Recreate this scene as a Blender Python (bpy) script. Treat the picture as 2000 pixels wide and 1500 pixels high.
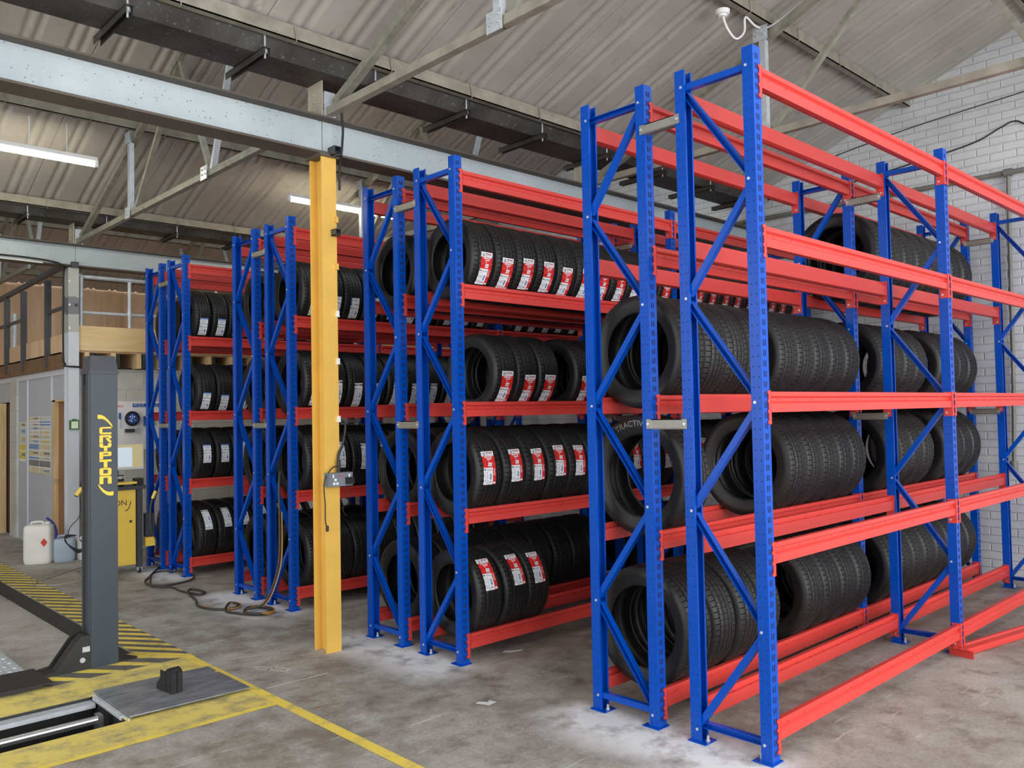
import bpy, math, random
from mathutils import Vector, Matrix
random.seed(7)
PI = math.pi
S = bpy.context.scene
COL = S.collection
for o in list(bpy.data.objects): bpy.data.objects.remove(o)

# ------------------------------------------------------------------ camera
FPX = 1635.105
yaw, pitch, roll = math.radians(46.51143524), math.radians(1.91275498), math.radians(-1.08085754)
CAMP = Vector((-3.14579, -1.80777, 1.46903))
fw = Vector((math.cos(pitch)*math.cos(yaw), math.cos(pitch)*math.sin(yaw), math.sin(pitch)))
rt = Vector((math.sin(yaw), -math.cos(yaw), 0)); up = rt.cross(fw)
c_, s_ = math.cos(roll), math.sin(roll)
rt2 = c_*rt + s_*up; up2 = -s_*rt + c_*up
cam = bpy.data.cameras.new('camera'); camo = bpy.data.objects.new('camera', cam); COL.objects.link(camo)
M = Matrix((rt2, up2, -fw)).transposed().to_4x4(); M.translation = CAMP
camo.matrix_world = M
cam.sensor_width = 36; cam.lens = FPX/2000*36; cam.clip_start = .05; cam.clip_end = 200
S.camera = camo
# ------------------------------------------------------------------ light
W = bpy.data.worlds.new('daylight'); S.world = W; W.use_nodes = True
bg = W.node_tree.nodes['Background']; bg.inputs[0].default_value = (.90, .95, 1.0, 1); bg.inputs[1].default_value = 1.5
def area(name, loc, rot, sx, sy, power, col=(1, .98, .95)):
    l = bpy.data.lights.new(name, 'AREA'); l.shape = 'RECTANGLE'; l.size = sx; l.size_y = sy; l.energy = power; l.color = col
    o = bpy.data.objects.new(name, l); o.location = loc; o.rotation_euler = rot; COL.objects.link(o); return o
# daylight through the workshop's open shutter doors behind and left of the camera
area('door_daylight', (-6.5, 1.5, 2.2), (math.radians(90), 0, math.radians(-90)), 7, 3.6, 170)
area('door_daylight', (-1.0, -6.0, 2.2), (math.radians(90), 0, 0), 8, 3.6, 420)
S.view_settings.view_transform = 'Standard'; S.view_settings.look = 'None'
S.view_settings.exposure = 0.25; S.view_settings.gamma = 1; S.view_settings.use_curve_mapping = False
S.cycles.max_bounces = 8; S.cycles.diffuse_bounces = 5

# ------------------------------------------------------------------ materials
def srgb(r, g, b):
    f = lambda c: (c/255/12.92) if c/255 <= .04045 else ((c/255+.055)/1.055)**2.4
    return (f(r), f(g), f(b), 1)
class NT:
    def __init__(s, name):
        s.m = bpy.data.materials.new(name); s.m.use_nodes = True; s.t = s.m.node_tree; s.b = s.t.nodes['Principled BSDF']
    def n(s, typ, ins=None, **kw):
        x = s.t.nodes.new(typ)
        for k, v in kw.items(): setattr(x, k, v)
        for k, v in (ins or {}).items():
            if isinstance(v, bpy.types.NodeSocket): s.t.links.new(v, x.inputs[k])
            else: x.inputs[k].default_value = v
        return x
    def link(s, a, k): s.t.links.new(a, s.b.inputs[k])
    def obj(s): return s.n('ShaderNodeTexCoord').outputs['Object']
    def geo(s): return s.n('ShaderNodeNewGeometry').outputs['Position']
    def noise(s, vec, scale, detail=4, rough=.55): return s.n('ShaderNodeTexNoise', {'Vector': vec, 'Scale': scale, 'Detail': detail, 'Roughness': rough}).outputs[0]
    def ramp(s, fac, a, b, ca=(0, 0, 0, 1), cb=(1, 1, 1, 1)):
        r = s.n('ShaderNodeValToRGB', {'Fac': fac}); e = r.color_ramp.elements
        e[0].position = a; e[1].position = b; e[0].color = ca; e[1].color = cb; return r.outputs[0]
    def mix(s, f, a, b, mode='MIX'):
        x = s.n('ShaderNodeMix', data_type='RGBA', blend_type=mode)
        for i, v in ((0, f), (6, a), (7, b)):
            if isinstance(v, bpy.types.NodeSocket): s.t.links.new(v, x.inputs[i])
            else: x.inputs[i].default_value = v
        return x.outputs[2]
    def math(s, op, a, b=0., c=0.):
        x = s.n('ShaderNodeMath', operation=op)
        for i, v in enumerate((a, b, c)):
            if isinstance(v, bpy.types.NodeSocket): s.t.links.new(v, x.inputs[i])
            else: x.inputs[i].default_value = v
        return x.outputs[0]
    def bump(s, h, strength, dist=.01):
        x = s.n('ShaderNodeBump', {'Height': h, 'Strength': strength, 'Distance': dist}); s.link(x.outputs[0], 'Normal')
def plain(name, col, rough=.5, metal=0, var=.12, scale=6, bump=0, spec=.5):
    k = NT(name); v = k.obj(); n = k.noise(v, scale)
    d = tuple(c*(1-var*1.5) for c in col[:3])+(1,); l = tuple(min(1, c*(1+var)) for c in col[:3])+(1,)
    k.link(k.ramp(n, .3, .7, d, l), 'Base Color')
    k.b.inputs['Roughness'].default_value = rough; k.b.inputs['Metallic'].default_value = metal
    k.b.inputs['Specular IOR Level'].default_value = spec
    if bump: k.bump(k.noise(v, scale*8), bump)
    return k.m
def emis(name, col, st):
    k = NT(name); k.b.inputs['Base Color'].default_value = col; k.b.inputs['Emission Color'].default_value = col
    k.b.inputs['Emission Strength'].default_value = st; return k.m
BLUE = plain('blue_powder_coat', srgb(0, 74, 180), .24, var=.05, scale=3, spec=.3)
RED = plain('red_powder_coat', srgb(212, 68, 62), .36, var=.04, scale=3, spec=.4)
DARK = plain('slot_dark', srgb(8, 14, 60), .8)
ZINC = plain('zinc_bolt', srgb(215, 218, 225), .35, .6)
GALV = plain('galvanised_steel', srgb(196, 202, 208), .34, .25, var=.1, scale=20)
SPACER = plain('grey_steel', srgb(150, 150, 145), .4, .5)
YEL = plain('yellow_column_paint', srgb(228, 182, 84), .42, var=.05, scale=5, bump=.15)
SLATE = plain('slate_powder_coat', srgb(50, 60, 70), .45, var=.05)
SLATEC = plain('cap_plastic', srgb(62, 64, 72), .5, var=.04)
BLACKM = plain('black_steel', srgb(34, 34, 35), .5, var=.1)
RUBB = plain('black_rubber_block', srgb(30, 30, 31), .7, var=.2, scale=40)
LOGOY = plain('logo_yellow', srgb(255, 208, 60), .5, var=.02)
MYEL = plain('machine_yellow', srgb(234, 198, 84), .35, var=.03)
CLOSE = plain('dark_trim_steel', srgb(62, 65, 71), .45)
ANGLE = plain('painted_angle_steel', srgb(138, 136, 124), .6, var=.2, scale=14, bump=.1)
PURL = plain('purlin_steel', srgb(148, 143, 130), .65, var=.18, scale=8, bump=.1)
DKST = plain('dark_channel_steel', srgb(60, 57, 52), .6, var=.2)
FLNG = plain('flange_brown_steel', srgb(92, 84, 76), .65, var=.12)
WHT = plain('white_paint', srgb(222, 226, 230), .55, var=.03)
WHTP = plain('white_plastic', srgb(235, 235, 235), .4, var=.02)
PINE = None
def gutter_mat():
    k = NT('weathered_gutter'); v = k.obj(); n = k.noise(v, 3, 6); n2 = k.noise(v, 40, 2)
    c = k.ramp(n, .3, .72, srgb(52, 48, 44), srgb(88, 88, 86)); k.link(k.mix(k.ramp(n2, .62, .72), c, srgb(120, 124, 124)), 'Base Color')
    k.b.inputs['Roughness'].default_value = .6; return k.m
GUTTER = gutter_mat()
def ibeam_mat():
    k = NT('flaking_pale_blue_paint'); v = k.obj(); n = k.noise(v, 2.2, 5)
    c = k.ramp(n, .3, .7, srgb(168, 180, 186), srgb(190, 200, 205))
    vo = k.n('ShaderNodeTexVoronoi', {'Vector': v, 'Scale': 32, 'Randomness': 1.0}).outputs['Distance']
    sp = k.math('LESS_THAN', k.math('ADD', vo, k.math('MULTIPLY', k.noise(v, 5), .35)), .30)
    k.link(k.mix(sp, c, srgb(130, 140, 148)), 'Base Color')
    k.b.inputs['Roughness'].default_value = .45; k.bump(k.noise(v, 60), .2); return k.m
IBEAM = ibeam_mat()
def rubber_mat():
    k = NT('tyre_rubber'); v = k.obj(); n = k.noise(v, 9, 5); oi = k.n('ShaderNodeObjectInfo').outputs['Random']
    a = k.ramp(n, .35, .75, srgb(20, 20, 22), srgb(37, 36, 35))
    b = k.mix(k.math('MULTIPLY', oi, .4), a, srgb(36, 34, 33))
    n2 = k.noise(v, 60, 2); k.link(k.mix(k.ramp(n2, .66, .8), b, srgb(74, 68, 60)), 'Base Color')
    k.b.inputs['Roughness'].default_value = .46; k.b.inputs['Specular IOR Level'].default_value = .5
    k.bump(n2, .12, .004); return k.m
RUBBER = rubber_mat()
def wood(name, a, b, axis='z', scale=1.0, knots=False):
    k = NT(name); v = k.obj()
    sc = {'x': (1.2, 14, 14), 'y': (14, 1.2, 14), 'z': (14, 14, 1.2)}[axis]
    mp = k.n('ShaderNodeMapping', {'Vector': v, 'Scale': tuple(x*scale for x in sc)}).outputs[0]
    n = k.noise(mp, 1.2, 5, .6); c = k.ramp(n, .3, .7, a, b)
    if knots:
        vo = k.n('ShaderNodeTexVoronoi', {'Vector': v, 'Scale': 2.6, 'Randomness': 1.0}).outputs['Distance']
        c = k.mix(k.ramp(vo, .05, .09, (1, 1, 1, 1), (0, 0, 0, 1)), c, srgb(120, 75, 50))
    k.link(c, 'Base Color'); k.b.inputs['Roughness'].default_value = .6; return k.m
PINE = wood('pine', srgb(196, 160, 110), srgb(232, 204, 158), 'z')
PLY = wood('plywood_sheet', srgb(198, 156, 118), srgb(238, 206, 170), 'z', .28, True)
PLYX = wood('pale_plywood_board', srgb(206, 172, 116), srgb(238, 214, 168), 'x', .55)
DOORW = wood('brown_door', srgb(140, 102, 72), srgb(158, 118, 86), 'z')
ROUGHT = wood('rough_brown_timber', srgb(96, 70, 50), srgb(136, 102, 72), 'x')
GREENW = plain('green_painted_timber', srgb(44, 62, 50), .6)
def concrete(name, dust=True, pale=False):
    k = NT(name); v = k.geo(); n1 = k.noise(v, .9, 6, .62); n2 = k.noise(v, 5, 8, .7); n3 = k.noise(v, 60, 3)
    c = k.ramp(n1, .32, .68, srgb(132, 125, 116), srgb(186, 181, 173)) if not pale else k.ramp(n1, .3, .7, srgb(176, 170, 162), srgb(198, 193, 186))
    c = k.mix(k.ramp(n2, .48, .66, (0, 0, 0, 1), (.8, .8, .8, 1)), c, srgb(190, 187, 181) if not pale else srgb(205, 200, 195))
    c = k.mix(k.ramp(n2, .34, .47, (.75, .75, .75, 1), (0, 0, 0, 1)), c, srgb(116, 105, 95) if not pale else srgb(160, 150, 140))
    c = k.mix(k.ramp(n3, .35, .65, (.25, .25, .25, 1), (0, 0, 0, 1)), c, srgb(80, 75, 70))
    if dust:   # drilling dust left round the foot bolts, and pale scuffs
        sx = k.n('ShaderNodeSeparateXYZ', {'Vector': v}); x = sx.outputs[0]; y = sx.outputs[1]
        nn = k.noise(v, 4.5, 6, .65)
        band = k.math('MULTIPLY', k.ramp(x, .0, .5), 1)
        dx = k.math('ABSOLUTE', k.math('ADD', x, .10)); fx = k.n('ShaderNodeMapRange', {0: dx, 1: .34, 2: .02, 3: 0, 4: 1}).outputs[0]
        ym = k.math('PINGPONG', k.math('ADD', y, .5), .99)   # row pitch 1.98, rack centres at .49+1.98n
        fy = k.n('ShaderNodeMapRange', {0: ym, 1: .30, 2: .52, 3: 0, 4: 1}).outputs[0]
        yl = k.math('GREATER_THAN', y, -.35)
        f = k.math('MULTIPLY', k.math('MULTIPLY', fx, fy), yl)
        f = k.math('MULTIPLY', f, k.n('ShaderNodeMapRange', {0: nn, 1: .34, 2: .54, 3: .1, 4: 1.3}).outputs[0])
        f = k.n('ShaderNodeClamp', {0: f}).outputs[0]
        c = k.mix(f, c, srgb(232, 231, 232))
        mp = k.n('ShaderNodeMapping', {'Vector': v, 'Rotation': (0, 0, .5), 'Scale': (1, 7, 1)}).outputs[0]
        sc = k.noise(mp, 2.3, 5, .7); c = k.mix(k.ramp(sc, .62, .70, (0, 0, 0, 1), (.7, .7, .7, 1)), c, srgb(206, 201, 194))
        mp2 = k.n('ShaderNodeMapping', {'Vector': v, 'Rotation': (0, 0, -.9), 'Scale': (1, 16, 1)}).outputs[0]
        s3 = k.noise(mp2, 1.6, 4, .6); c = k.mix(k.ramp(s3, .66, .70, (0, 0, 0, 1), (.45, .45, .45, 1)), c, srgb(205, 200, 195))
        n5 = k.noise(v, .55, 3, .5); c = k.mix(k.ramp(n5, .52, .62, (0, 0, 0, 1), (.3, .3, .3, 1)), c, srgb(112, 92, 80))
    k.link(c, 'Base Color')
    k.link(k.n('ShaderNodeMapRange', {0: n2, 1: .3, 2: .7, 3: .55, 4: .8}).outputs[0], 'Roughness')
    k.bump(n2, .15, .01); return k.m
CONC = concrete('worn_concrete'); CONCP = concrete('pale_recess_concrete', False, True)
def paintmat(name, col, lo, hi):
    k = NT(name); v = k.geo(); n = k.noise(v, 7, 8, .7); n2 = k.noise(v, 1.5, 3)
    a = k.mix(k.ramp(n2, .3, .7), col, tuple(min(1, c*1.15) for c in col[:3])+(1,))
    k.link(k.mix(k.ramp(n, lo, hi), a, srgb(150, 140, 112)), 'Base Color'); k.b.inputs['Roughness'].default_value = .6; return k.m
PYEL = paintmat('worn_yellow_floor_paint', srgb(218, 198, 106), .46, .68)
PYELB = paintmat('bright_yellow_line_paint', srgb(230, 204, 88), .5, .74)
PGREY = plain('dark_grey_stripe', srgb(104, 98, 92), .7, var=.2, scale=12)
def brick(name, sx, sz, axes, col1, col2, rough=.6, bs=.6):
    k = NT(name); v = k.geo(); sp = k.n('ShaderNodeSeparateXYZ', {'Vector': v})
    a = sp.outputs[0] if axes == 'x' else sp.outputs[1]
    wob = k.math('MULTIPLY', k.math('SUBTRACT', k.noise(v, 9, 3), .5), .012)
    cv = k.n('ShaderNodeCombineXYZ', {0: a, 1: k.math('ADD', sp.outputs[2], wob), 2: 0.}).outputs[0]
    b = k.n('ShaderNodeTexBrick', {'Vector': cv, 'Scale': 1., 'Mortar Size': .007, 'Mortar Smooth': .8, 'Brick Width': sx, 'Row Height': sz, 'Color1': (1, 1, 1, 1), 'Color2': (.88, .88, .88, 1), 'Mortar': (0, 0, 0, 1)})
    n = k.noise(v, 2.2, 5, .6); nf = k.noise(v, 25, 5, .7)
    c = k.ramp(n, .3, .7, col1, col2)
    c = k.mix(k.ramp(nf, .64, .8, (0, 0, 0, 1), (.35, .35, .35, 1)), c, srgb(140, 140, 142))
    k.link(k.mix(k.math('MULTIPLY', b.outputs['Fac'], .16), c, srgb(150, 150, 150)), 'Base Color')
    k.b.inputs['Roughness'].default_value = rough
    h = k.math('ADD', k.math('MULTIPLY', b.outputs['Fac'], -.7), k.math('MULTIPLY', nf, .55))
    h = k.math('ADD', h, k.math('MULTIPLY', k.n('ShaderNodeRGBToBW', {0: b.outputs['Color']}).outputs[0], .3))
    k.bump(h, bs, .012); return k.m
BRICKW = brick('white_painted_brick', .205, .068, 'y', srgb(196, 199, 204), srgb(218, 220, 223))
BLOCKW = brick('painted_blockwork', .40, .20, 'x', srgb(184, 184, 176), srgb(206, 206, 200), bs=.5)
def sheet_mat():
    k = NT('dirty_roof_sheet'); v = k.geo(); n = k.noise(v, 1.3, 5, .6)
    mp = k.n('ShaderNodeMapping', {'Vector': v, 'Scale': (2.5, 1, 1), 'Rotation': (0, 0, .5)}).outputs[0]; s2 = k.noise(mp, 5, 6, .7)
    c = k.ramp(n, .3, .7, srgb(158, 154, 149), srgb(184, 180, 175))
    k.link(k.mix(k.ramp(s2, .60, .70, (0, 0, 0, 1), (.5, .5, .5, 1)), c, srgb(116, 106, 100)), 'Base Color')
    k.b.inputs['Roughness'].default_value = .5; return k.m
SHEET = sheet_mat()
PARTW = plain('pale_grey_panel', srgb(184, 190, 200), .5, var=.03, scale=1.5)
TRIMW = plain('white_trim_paint', srgb(214, 217, 224), .5, var=.02)

# ------------------------------------------------------------------ mesh tools
class MB:
    def __init__(s): s.v = []; s.f = []; s.mi = []; s.sm = []
    def add(s, vs, fs, mi=0, sm=False):
        b = len(s.v); s.v += [tuple(x) for x in vs]; s.f += [tuple(i+b for i in f) for f in fs]; s.mi += [mi]*len(fs); s.sm += [sm]*len(fs); return s
    def box(s, a, b, mi=0):
        x0, y0, z0 = a; x1, y1, z1 = b
        return s.add([(x0, y0, z0), (x1, y0, z0), (x1, y1, z0), (x0, y1, z0), (x0, y0, z1), (x1, y0, z1), (x1, y1, z1), (x0, y1, z1)],
                     [(0, 3, 2, 1), (4, 5, 6, 7), (0, 1, 5, 4), (1, 2, 6, 5), (2, 3, 7, 6), (3, 0, 4, 7)], mi)
    def prism(s, poly, p0, ax, ay, az, length, mi=0):
        """poly in (ax, ay) plane from p0, swept along az"""
        p0, ax, ay, az = map(Vector, (p0, ax, ay, az)); n = len(poly)
        A = [p0+ax*x+ay*y for x, y in poly]; B = [q+az*length for q in A]
        return s.add(A+B, [tuple(range(n-1, -1, -1)), tuple(range(n, 2*n))]+[(i, (i+1) % n, n+(i+1) % n, n+i) for i in range(n)], mi)
    def bar(s, p, q, w, h, upv=(0, 0, 1), mi=0):
        p, q = Vector(p), Vector(q); d = q-p; L = d.length; d.normalize(); u = Vector(upv); sx = d.cross(u).normalized(); u = sx.cross(d)
        return s.prism([(-w/2, -h/2), (w/2, -h/2), (w/2, h/2), (-w/2, h/2)], p, sx, u, d, L, mi)
    def prof(s, p, q, poly, upv, mi=0):
        p, q = Vector(p), Vector(q); d = q-p; L = d.length; d.normalize(); u = Vector(upv); sx = d.cross(u).normalized(); u = sx.cross(d)
        return s.prism(poly, p, sx, u, d, L, mi)
    def cyl(s, p, q, r, n=12, mi=0, r2=None):
        p, q = Vector(p), Vector(q); d = (q-p).normalized(); u = Vector((0, 0, 1)) if abs(d.z) < .9 else Vector((1, 0, 0))
        a = d.cross(u).normalized(); b = d.cross(a); r2 = r if r2 is None else r2
        A = [p+(a*math.cos(t*2*PI/n)+b*math.sin(t*2*PI/n))*r for t in range(n)]; B = [q+(a*math.cos(t*2*PI/n)+b*math.sin(t*2*PI/n))*r2 for t in range(n)]
        s.add(A+B, [(i, (i+1) % n, n+(i+1) % n, n+i) for i in range(n)], mi, True)
        return s.add(A+B, [tuple(range(n-1, -1, -1)), tuple(range(n, 2*n))], mi)
    def tube(s, pts, r, n=8, mi=0, sub=6):
        P = [Vector(p) for p in pts]; Q = []
        for i in range(len(P)-1):
            a, b, c, d = P[max(i-1, 0)], P[i], P[i+1], P[min(i+2, len(P)-1)]
            for k in range(sub):
                t = k/sub; Q.append(.5*((2*b)+(c-a)*t+(2*a-5*b+4*c-d)*t*t+(3*b-a-3*c+d)*t**3))
        Q.append(P[-1]); V = []; N = None
        for i, p in enumerate(Q):
            d = (Q[min(i+1, len(Q)-1)]-Q[max(i-1, 0)]).normalized()
            if N is None: N = d.orthogonal().normalized()
            N = (N-d*N.dot(d)).normalized(); B = d.cross(N)
            V += [p+(N*math.cos(t*2*PI/n)+B*math.sin(t*2*PI/n))*r for t in range(n)]
        F = [(i*n+j, i*n+(j+1) % n, (i+1)*n+(j+1) % n, (i+1)*n+j) for i in range(len(Q)-1) for j in range(n)]
        return s.add(V, F, mi, True)
    def mesh(s, name, mats):
        me = bpy.data.meshes.new(name); me.from_pydata(s.v, [], s.f)
        for m in (mats if isinstance(mats, (list, tuple)) else [mats]): me.materials.append(m)
        me.polygons.foreach_set('material_index', s.mi); me.polygons.foreach_set('use_smooth', s.sm); me.update(); return me
    def obj(s, name, mats, parent=None, loc=(0, 0, 0), **kw): return link(name, s.mesh(name, mats), parent, loc, **kw)
def link(name, me, parent=None, loc=(0, 0, 0), rot=(0, 0, 0), scale=(1, 1, 1), label=None, cat=None, group=None, kind=None):
    o = bpy.data.objects.new(name, me); COL.objects.link(o); o.parent = parent; o.location = loc; o.rotation_euler = rot; o.scale = scale
    tag(o, label, cat, group, kind); return o
def tag(o, label=None, cat=None, group=None, kind=None):
    if label: o['label'] = label
    if cat: o['category'] = cat
    if group: o['group'] = group
    if kind: o['kind'] = kind
    return o
def thing(name, label, cat, loc=(0, 0, 0), rz=0, group=None): return link(name, None, None, loc, (0, 0, rz), label=label, cat=cat, group=group)
def clean(me):
    import bmesh
    b = bmesh.new(); b.from_mesh(me); bmesh.ops.recalc_face_normals(b, faces=b.faces); b.to_mesh(me); b.free(); return me
def text_mb(mb, txt, size, org, ax, ay, mi=0, depth=.001, arc=None):
    cu = bpy.data.curves.new('t', 'FONT'); cu.body = txt; cu.size = size; cu.extrude = depth; cu.align_x = 'CENTER'
    o = bpy.data.objects.new('t', cu); COL.objects.link(o); dg = bpy.context.evaluated_depsgraph_get()
    me = bpy.data.meshes.new_from_object(o.evaluated_get(dg)); org, ax, ay = Vector(org), Vector(ax), Vector(ay); az = ax.cross(ay); V = []
    for v in me.vertices:
        x, y, z = v.co
        if arc: th = -x/arc; r = arc+y; V.append(org+ax*(-r*math.sin(th))+ay*(r*math.cos(th))+az*z)
        else: V.append(org+ax*x+ay*y+az*z)
    mb.add(V, [tuple(p.vertices) for p in me.polygons], mi)
    bpy.data.objects.remove(o); bpy.data.meshes.remove(me); bpy.data.curves.remove(cu)

# ------------------------------------------------------------------ setting: floor, walls, roof
XW = 4.75; LB = 2.154
f = MB()
def fl(x0, y0, x1, y1, z=0, mi=0): f.add([(x0, y0, z), (x1, y0, z), (x1, y1, z), (x0, y1, z)], [(0, 1, 2, 3)], mi)
RX, RY0, RY1, RD = -1.25, 3.72, 9.0, -.12        # sunken lift bay
PX, PY0, PY1, PD = -1.69, 2.50, 3.01, -.30        # inspection pit mouth
fl(RX, -7, XW+.2, 13.2); fl(-7, -7, RX, PY0); fl(PX, PY0, RX, PY1); fl(-7, PY1, RX, RY0); fl(-7, RY1, RX, 13.2)
f.add([(RX, RY0, 0), (RX, RY1, 0), (RX, RY1, RD), (RX, RY0, RD)], [(0, 1, 2, 3)], 2)
f.add([(-7, RY0, 0), (RX, RY0, 0), (RX, RY0, RD), (-7, RY0, RD)], [(0, 1, 2, 3)], 2)
f.add([(-7, RY1, 0), (RX, RY1, 0), (RX, RY1, RD), (-7, RY1, RD)], [(0, 3, 2, 1)], 1)
fl(-7, RY0, RX, RY1, RD, 1)
f.add([(-7, PY0, 0), (PX, PY0, 0), (PX, PY1, 0), (-7, PY1, 0), (-7, PY0, PD), (PX, PY0, PD), (PX, PY1, PD), (-7, PY1, PD)],
      [(0, 4, 5, 1), (1, 5, 6, 2), (2, 6, 7, 3), (4, 7, 6, 5)], 2)
f.obj('floor', [CONC, CONCP, BLACKM], kind='structure')
VY = [-2.27, 2.83, 7.93, 13.03]; VZ = 3.64; KS = .384; RA = 1.05   # north-light roof: steep glazed side RA wide, long sheeted side
def roofz(y):
    i = (y-VY[0]) % 5.1; zr = KS*(5.1-RA); return VZ+(KS*(5.1-i) if i >= RA else zr*i/RA)
# gable wall at the far end of the racks
ys = [-7, -6.32, -2.27, -1.22, 2.83, 3.88, 7.93, 8.98, 13.02, 13.2]
w = MB(); n = len(ys); prof_ = [(y, roofz(y)+.02) for y in ys]
w.add([(XW, y, 0) for y, z in prof_]+[(XW, y, z) for y, z in prof_], [(i, n+i, n+i+1, i+1) for i in range(n-1)])
w.add([(XW+.2, y, 0) for y, z in prof_]+[(XW+.2, y, z) for y, z in prof_], [(i, i+1, n+i+1, n+i) for i in range(n-1)])
w.obj('wall_right', BRICKW, kind='structure')
MB().box((-.30, 8.05, 0), (XW, 8.2, 2.03)).obj('wall_back', BLOCKW, kind='structure')
MB().box((-7.2, -7, 0), (-7, 13.2, 3.66)).obj('wall_left_unseen', BRICKW, kind='structure')  # unseen wall, added to cut sky light from the left
MB().box((-7, 13.05, 0), (XW, 13.2, 3.66)).obj('wall_far', [PLY], kind='structure')
# roof sheeting: paired ribs every .337 m, lap seam every third pair
def roof():
    xs = [(-7., 0)]; k = -7.
    base = -.115-.337*21
    i = 0
    while base+.337*i < XW:
        b = base+.337*i; rib = .02
        for r0 in (.02, .11): xs += [(b+r0-.016, 0), (b+r0-.01, 0), (b+r0+.006, rib*.35), (b+r0+.018, rib*.9), (b+r0+.028, rib), (b+r0+.038, rib*.9), (b+r0+.05, rib*.35), (b+r0+.066, 0), (b+r0+.071, 0)]
        if i % 3 == 0: xs += [(b+.224, 0), (b+.23, 0), (b+.2305, .012), (b+.2375, .012), (b+.238, 0), (b+.244, 0)]
        i += 1
    xs = [p for p in xs if -7 <= p[0] < XW]+[(XW, 0)]; xs.sort()
    n = len(xs)
    mb = MB()
    for v in VY:                                # long sheeted slopes, ridge at v-4.05 down to the valley v
        V = [(x, y, z+h) for y, z in ((v-5.1+RA, VZ+KS*(5.1-RA)), (v, VZ)) for x, h in xs]
        mb.add(V, [(i, n+i, n+i+1, i+1) for i in range(n-1)], 0, True)
    mb.obj('ceiling', SHEET, kind='structure')
    GL_ = NT('wired_roof_glass'); t_ = GL_.t; tr = t_.nodes.new('ShaderNodeBsdfTransparent'); tr.inputs[0].default_value = (.86, .9, .9, 1)
    mx = t_.nodes.new('ShaderNodeMixShader'); mx.inputs[0].default_value = .12; t_.links.new(tr.outputs[0], mx.inputs[1]); t_.links.new(GL_.b.outputs[0], mx.inputs[2])
    t_.links.new(mx.outputs[0], t_.nodes['Material Output'].inputs[0]); GL_.b.inputs['Roughness'].default_value = .2
    for k, v in enumerate(VY[:3]):
        z1 = VZ+KS*(5.1-RA); m = MB(); a = Vector((0, v+.04, VZ+.06)); b_ = Vector((0, v+RA-.02, z1-.02)); nrm = Vector((0, -(b_.z-a.z), b_.y-a.y)).normalized()*.006
        m.add([(-7, *a.yz), (XW, *a.yz), (XW, *b_.yz), (-7, *b_.yz)], [(0, 1, 2, 3)]); w_ = m.obj('window_%d' % (k+1), GL_.m, kind='structure')
        f_ = MB()
        x = -7.
        while x < XW: f_.bar((x, a.y, a.z), (x, b_.y, b_.z), .025, .05); x += .62
        f_.box((-7, v+RA-.06, z1-.08), (XW, v+RA+.01, z1-.02)); f_.obj('glazing_bars', PURL, w_)
roof()

# ------------------------------------------------------------------ roof steel
def isec(w, h, t=.012, tw=.01): return [(-w/2, 0), (w/2, 0), (w/2, t), (tw/2, t), (tw/2, h-t), (w/2, h-t), (w/2, h), (-w/2, h), (-w/2, h-t), (-tw/2, h-t), (-tw/2, t), (-w/2, t)]
def ibeam(y, label):
    t = thing('steel_beam', label, 'beam', (-7, y, 3.12)); BH = .242
    wb = MB().prof((0, 0, 0), (XW+6.98, 0, 0), [(-.006, .014), (.006, .014), (.006, BH-.012), (-.006, BH-.012)], (0, 0, 1)); wb.obj('web', IBEAM, t, label='pale blue flaking web')
    MB().box((0, -.085, 0), (XW+6.98, .085, .014)).obj('flange', FLNG, t); MB().box((0, -.085, BH-.012), (XW+6.98, .085, BH)).obj('flange', FLNG, t)
    MB().box((6.64, -.0075, .014), (6.643, -.006, BH-.012)).obj('joint_line', DKST, t)
    return t
ibeam(2.86, 'long pale blue painted steel beam resting on the yellow column')
ibeam(7.96, 'pale painted steel beam over the grey column by the mezzanine')
def gutter(y, label):
    t = thing('valley_gutter', label, 'gutter', (-7, y, 3.59))
    L = XW+6.98
    o = MB(); t_ = .01; pr = [(-.13, 0), (.15, 0), (.24, .085), (.225, .085), (.145, .012), (-.125, .012), (-.17, .16), (-.18, .16)]
    # prof's side axis runs to -y for a +x sweep
    o.prof((0, 0, 0), (L, 0, 0), pr, (0, 0, 1)); o.obj('trough', GUTTER, t)
    k = 0
    for x in [-6.2+.76*i for i in range(15)]:
        if x > XW-.1: break
        b = MB(); X = x+7; b.box((X-.02, -.27, -.045), (X-.016, .24, -.005)); b.box((X-.02, -.27, -.009), (X+.02, .24, -.005)); b.box((X+.016, -.27, -.045), (X+.02, .24, -.005))
        br = b.obj('hanger_bracket', DKST, t)
        h = MB(); h.cyl((X, -.235, -.06), (X, -.235, .15), .006, 6); h.cyl((X, -.235, -.03), (X, -.235, -.008), .016, 6); h.obj('hanger_rod', GALV, br)
    return t
gutter(2.83, 'dark weathered box gutter running above the pale blue beam')
gutter(7.93, 'dark box gutter above the beam beside the mezzanine')
def lsec(a, t=.007): return [(0, 0), (a, 0), (a, t), (t, t), (t, a), (0, a)]
TX = [-2.9, -.35, 2.2]
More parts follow.
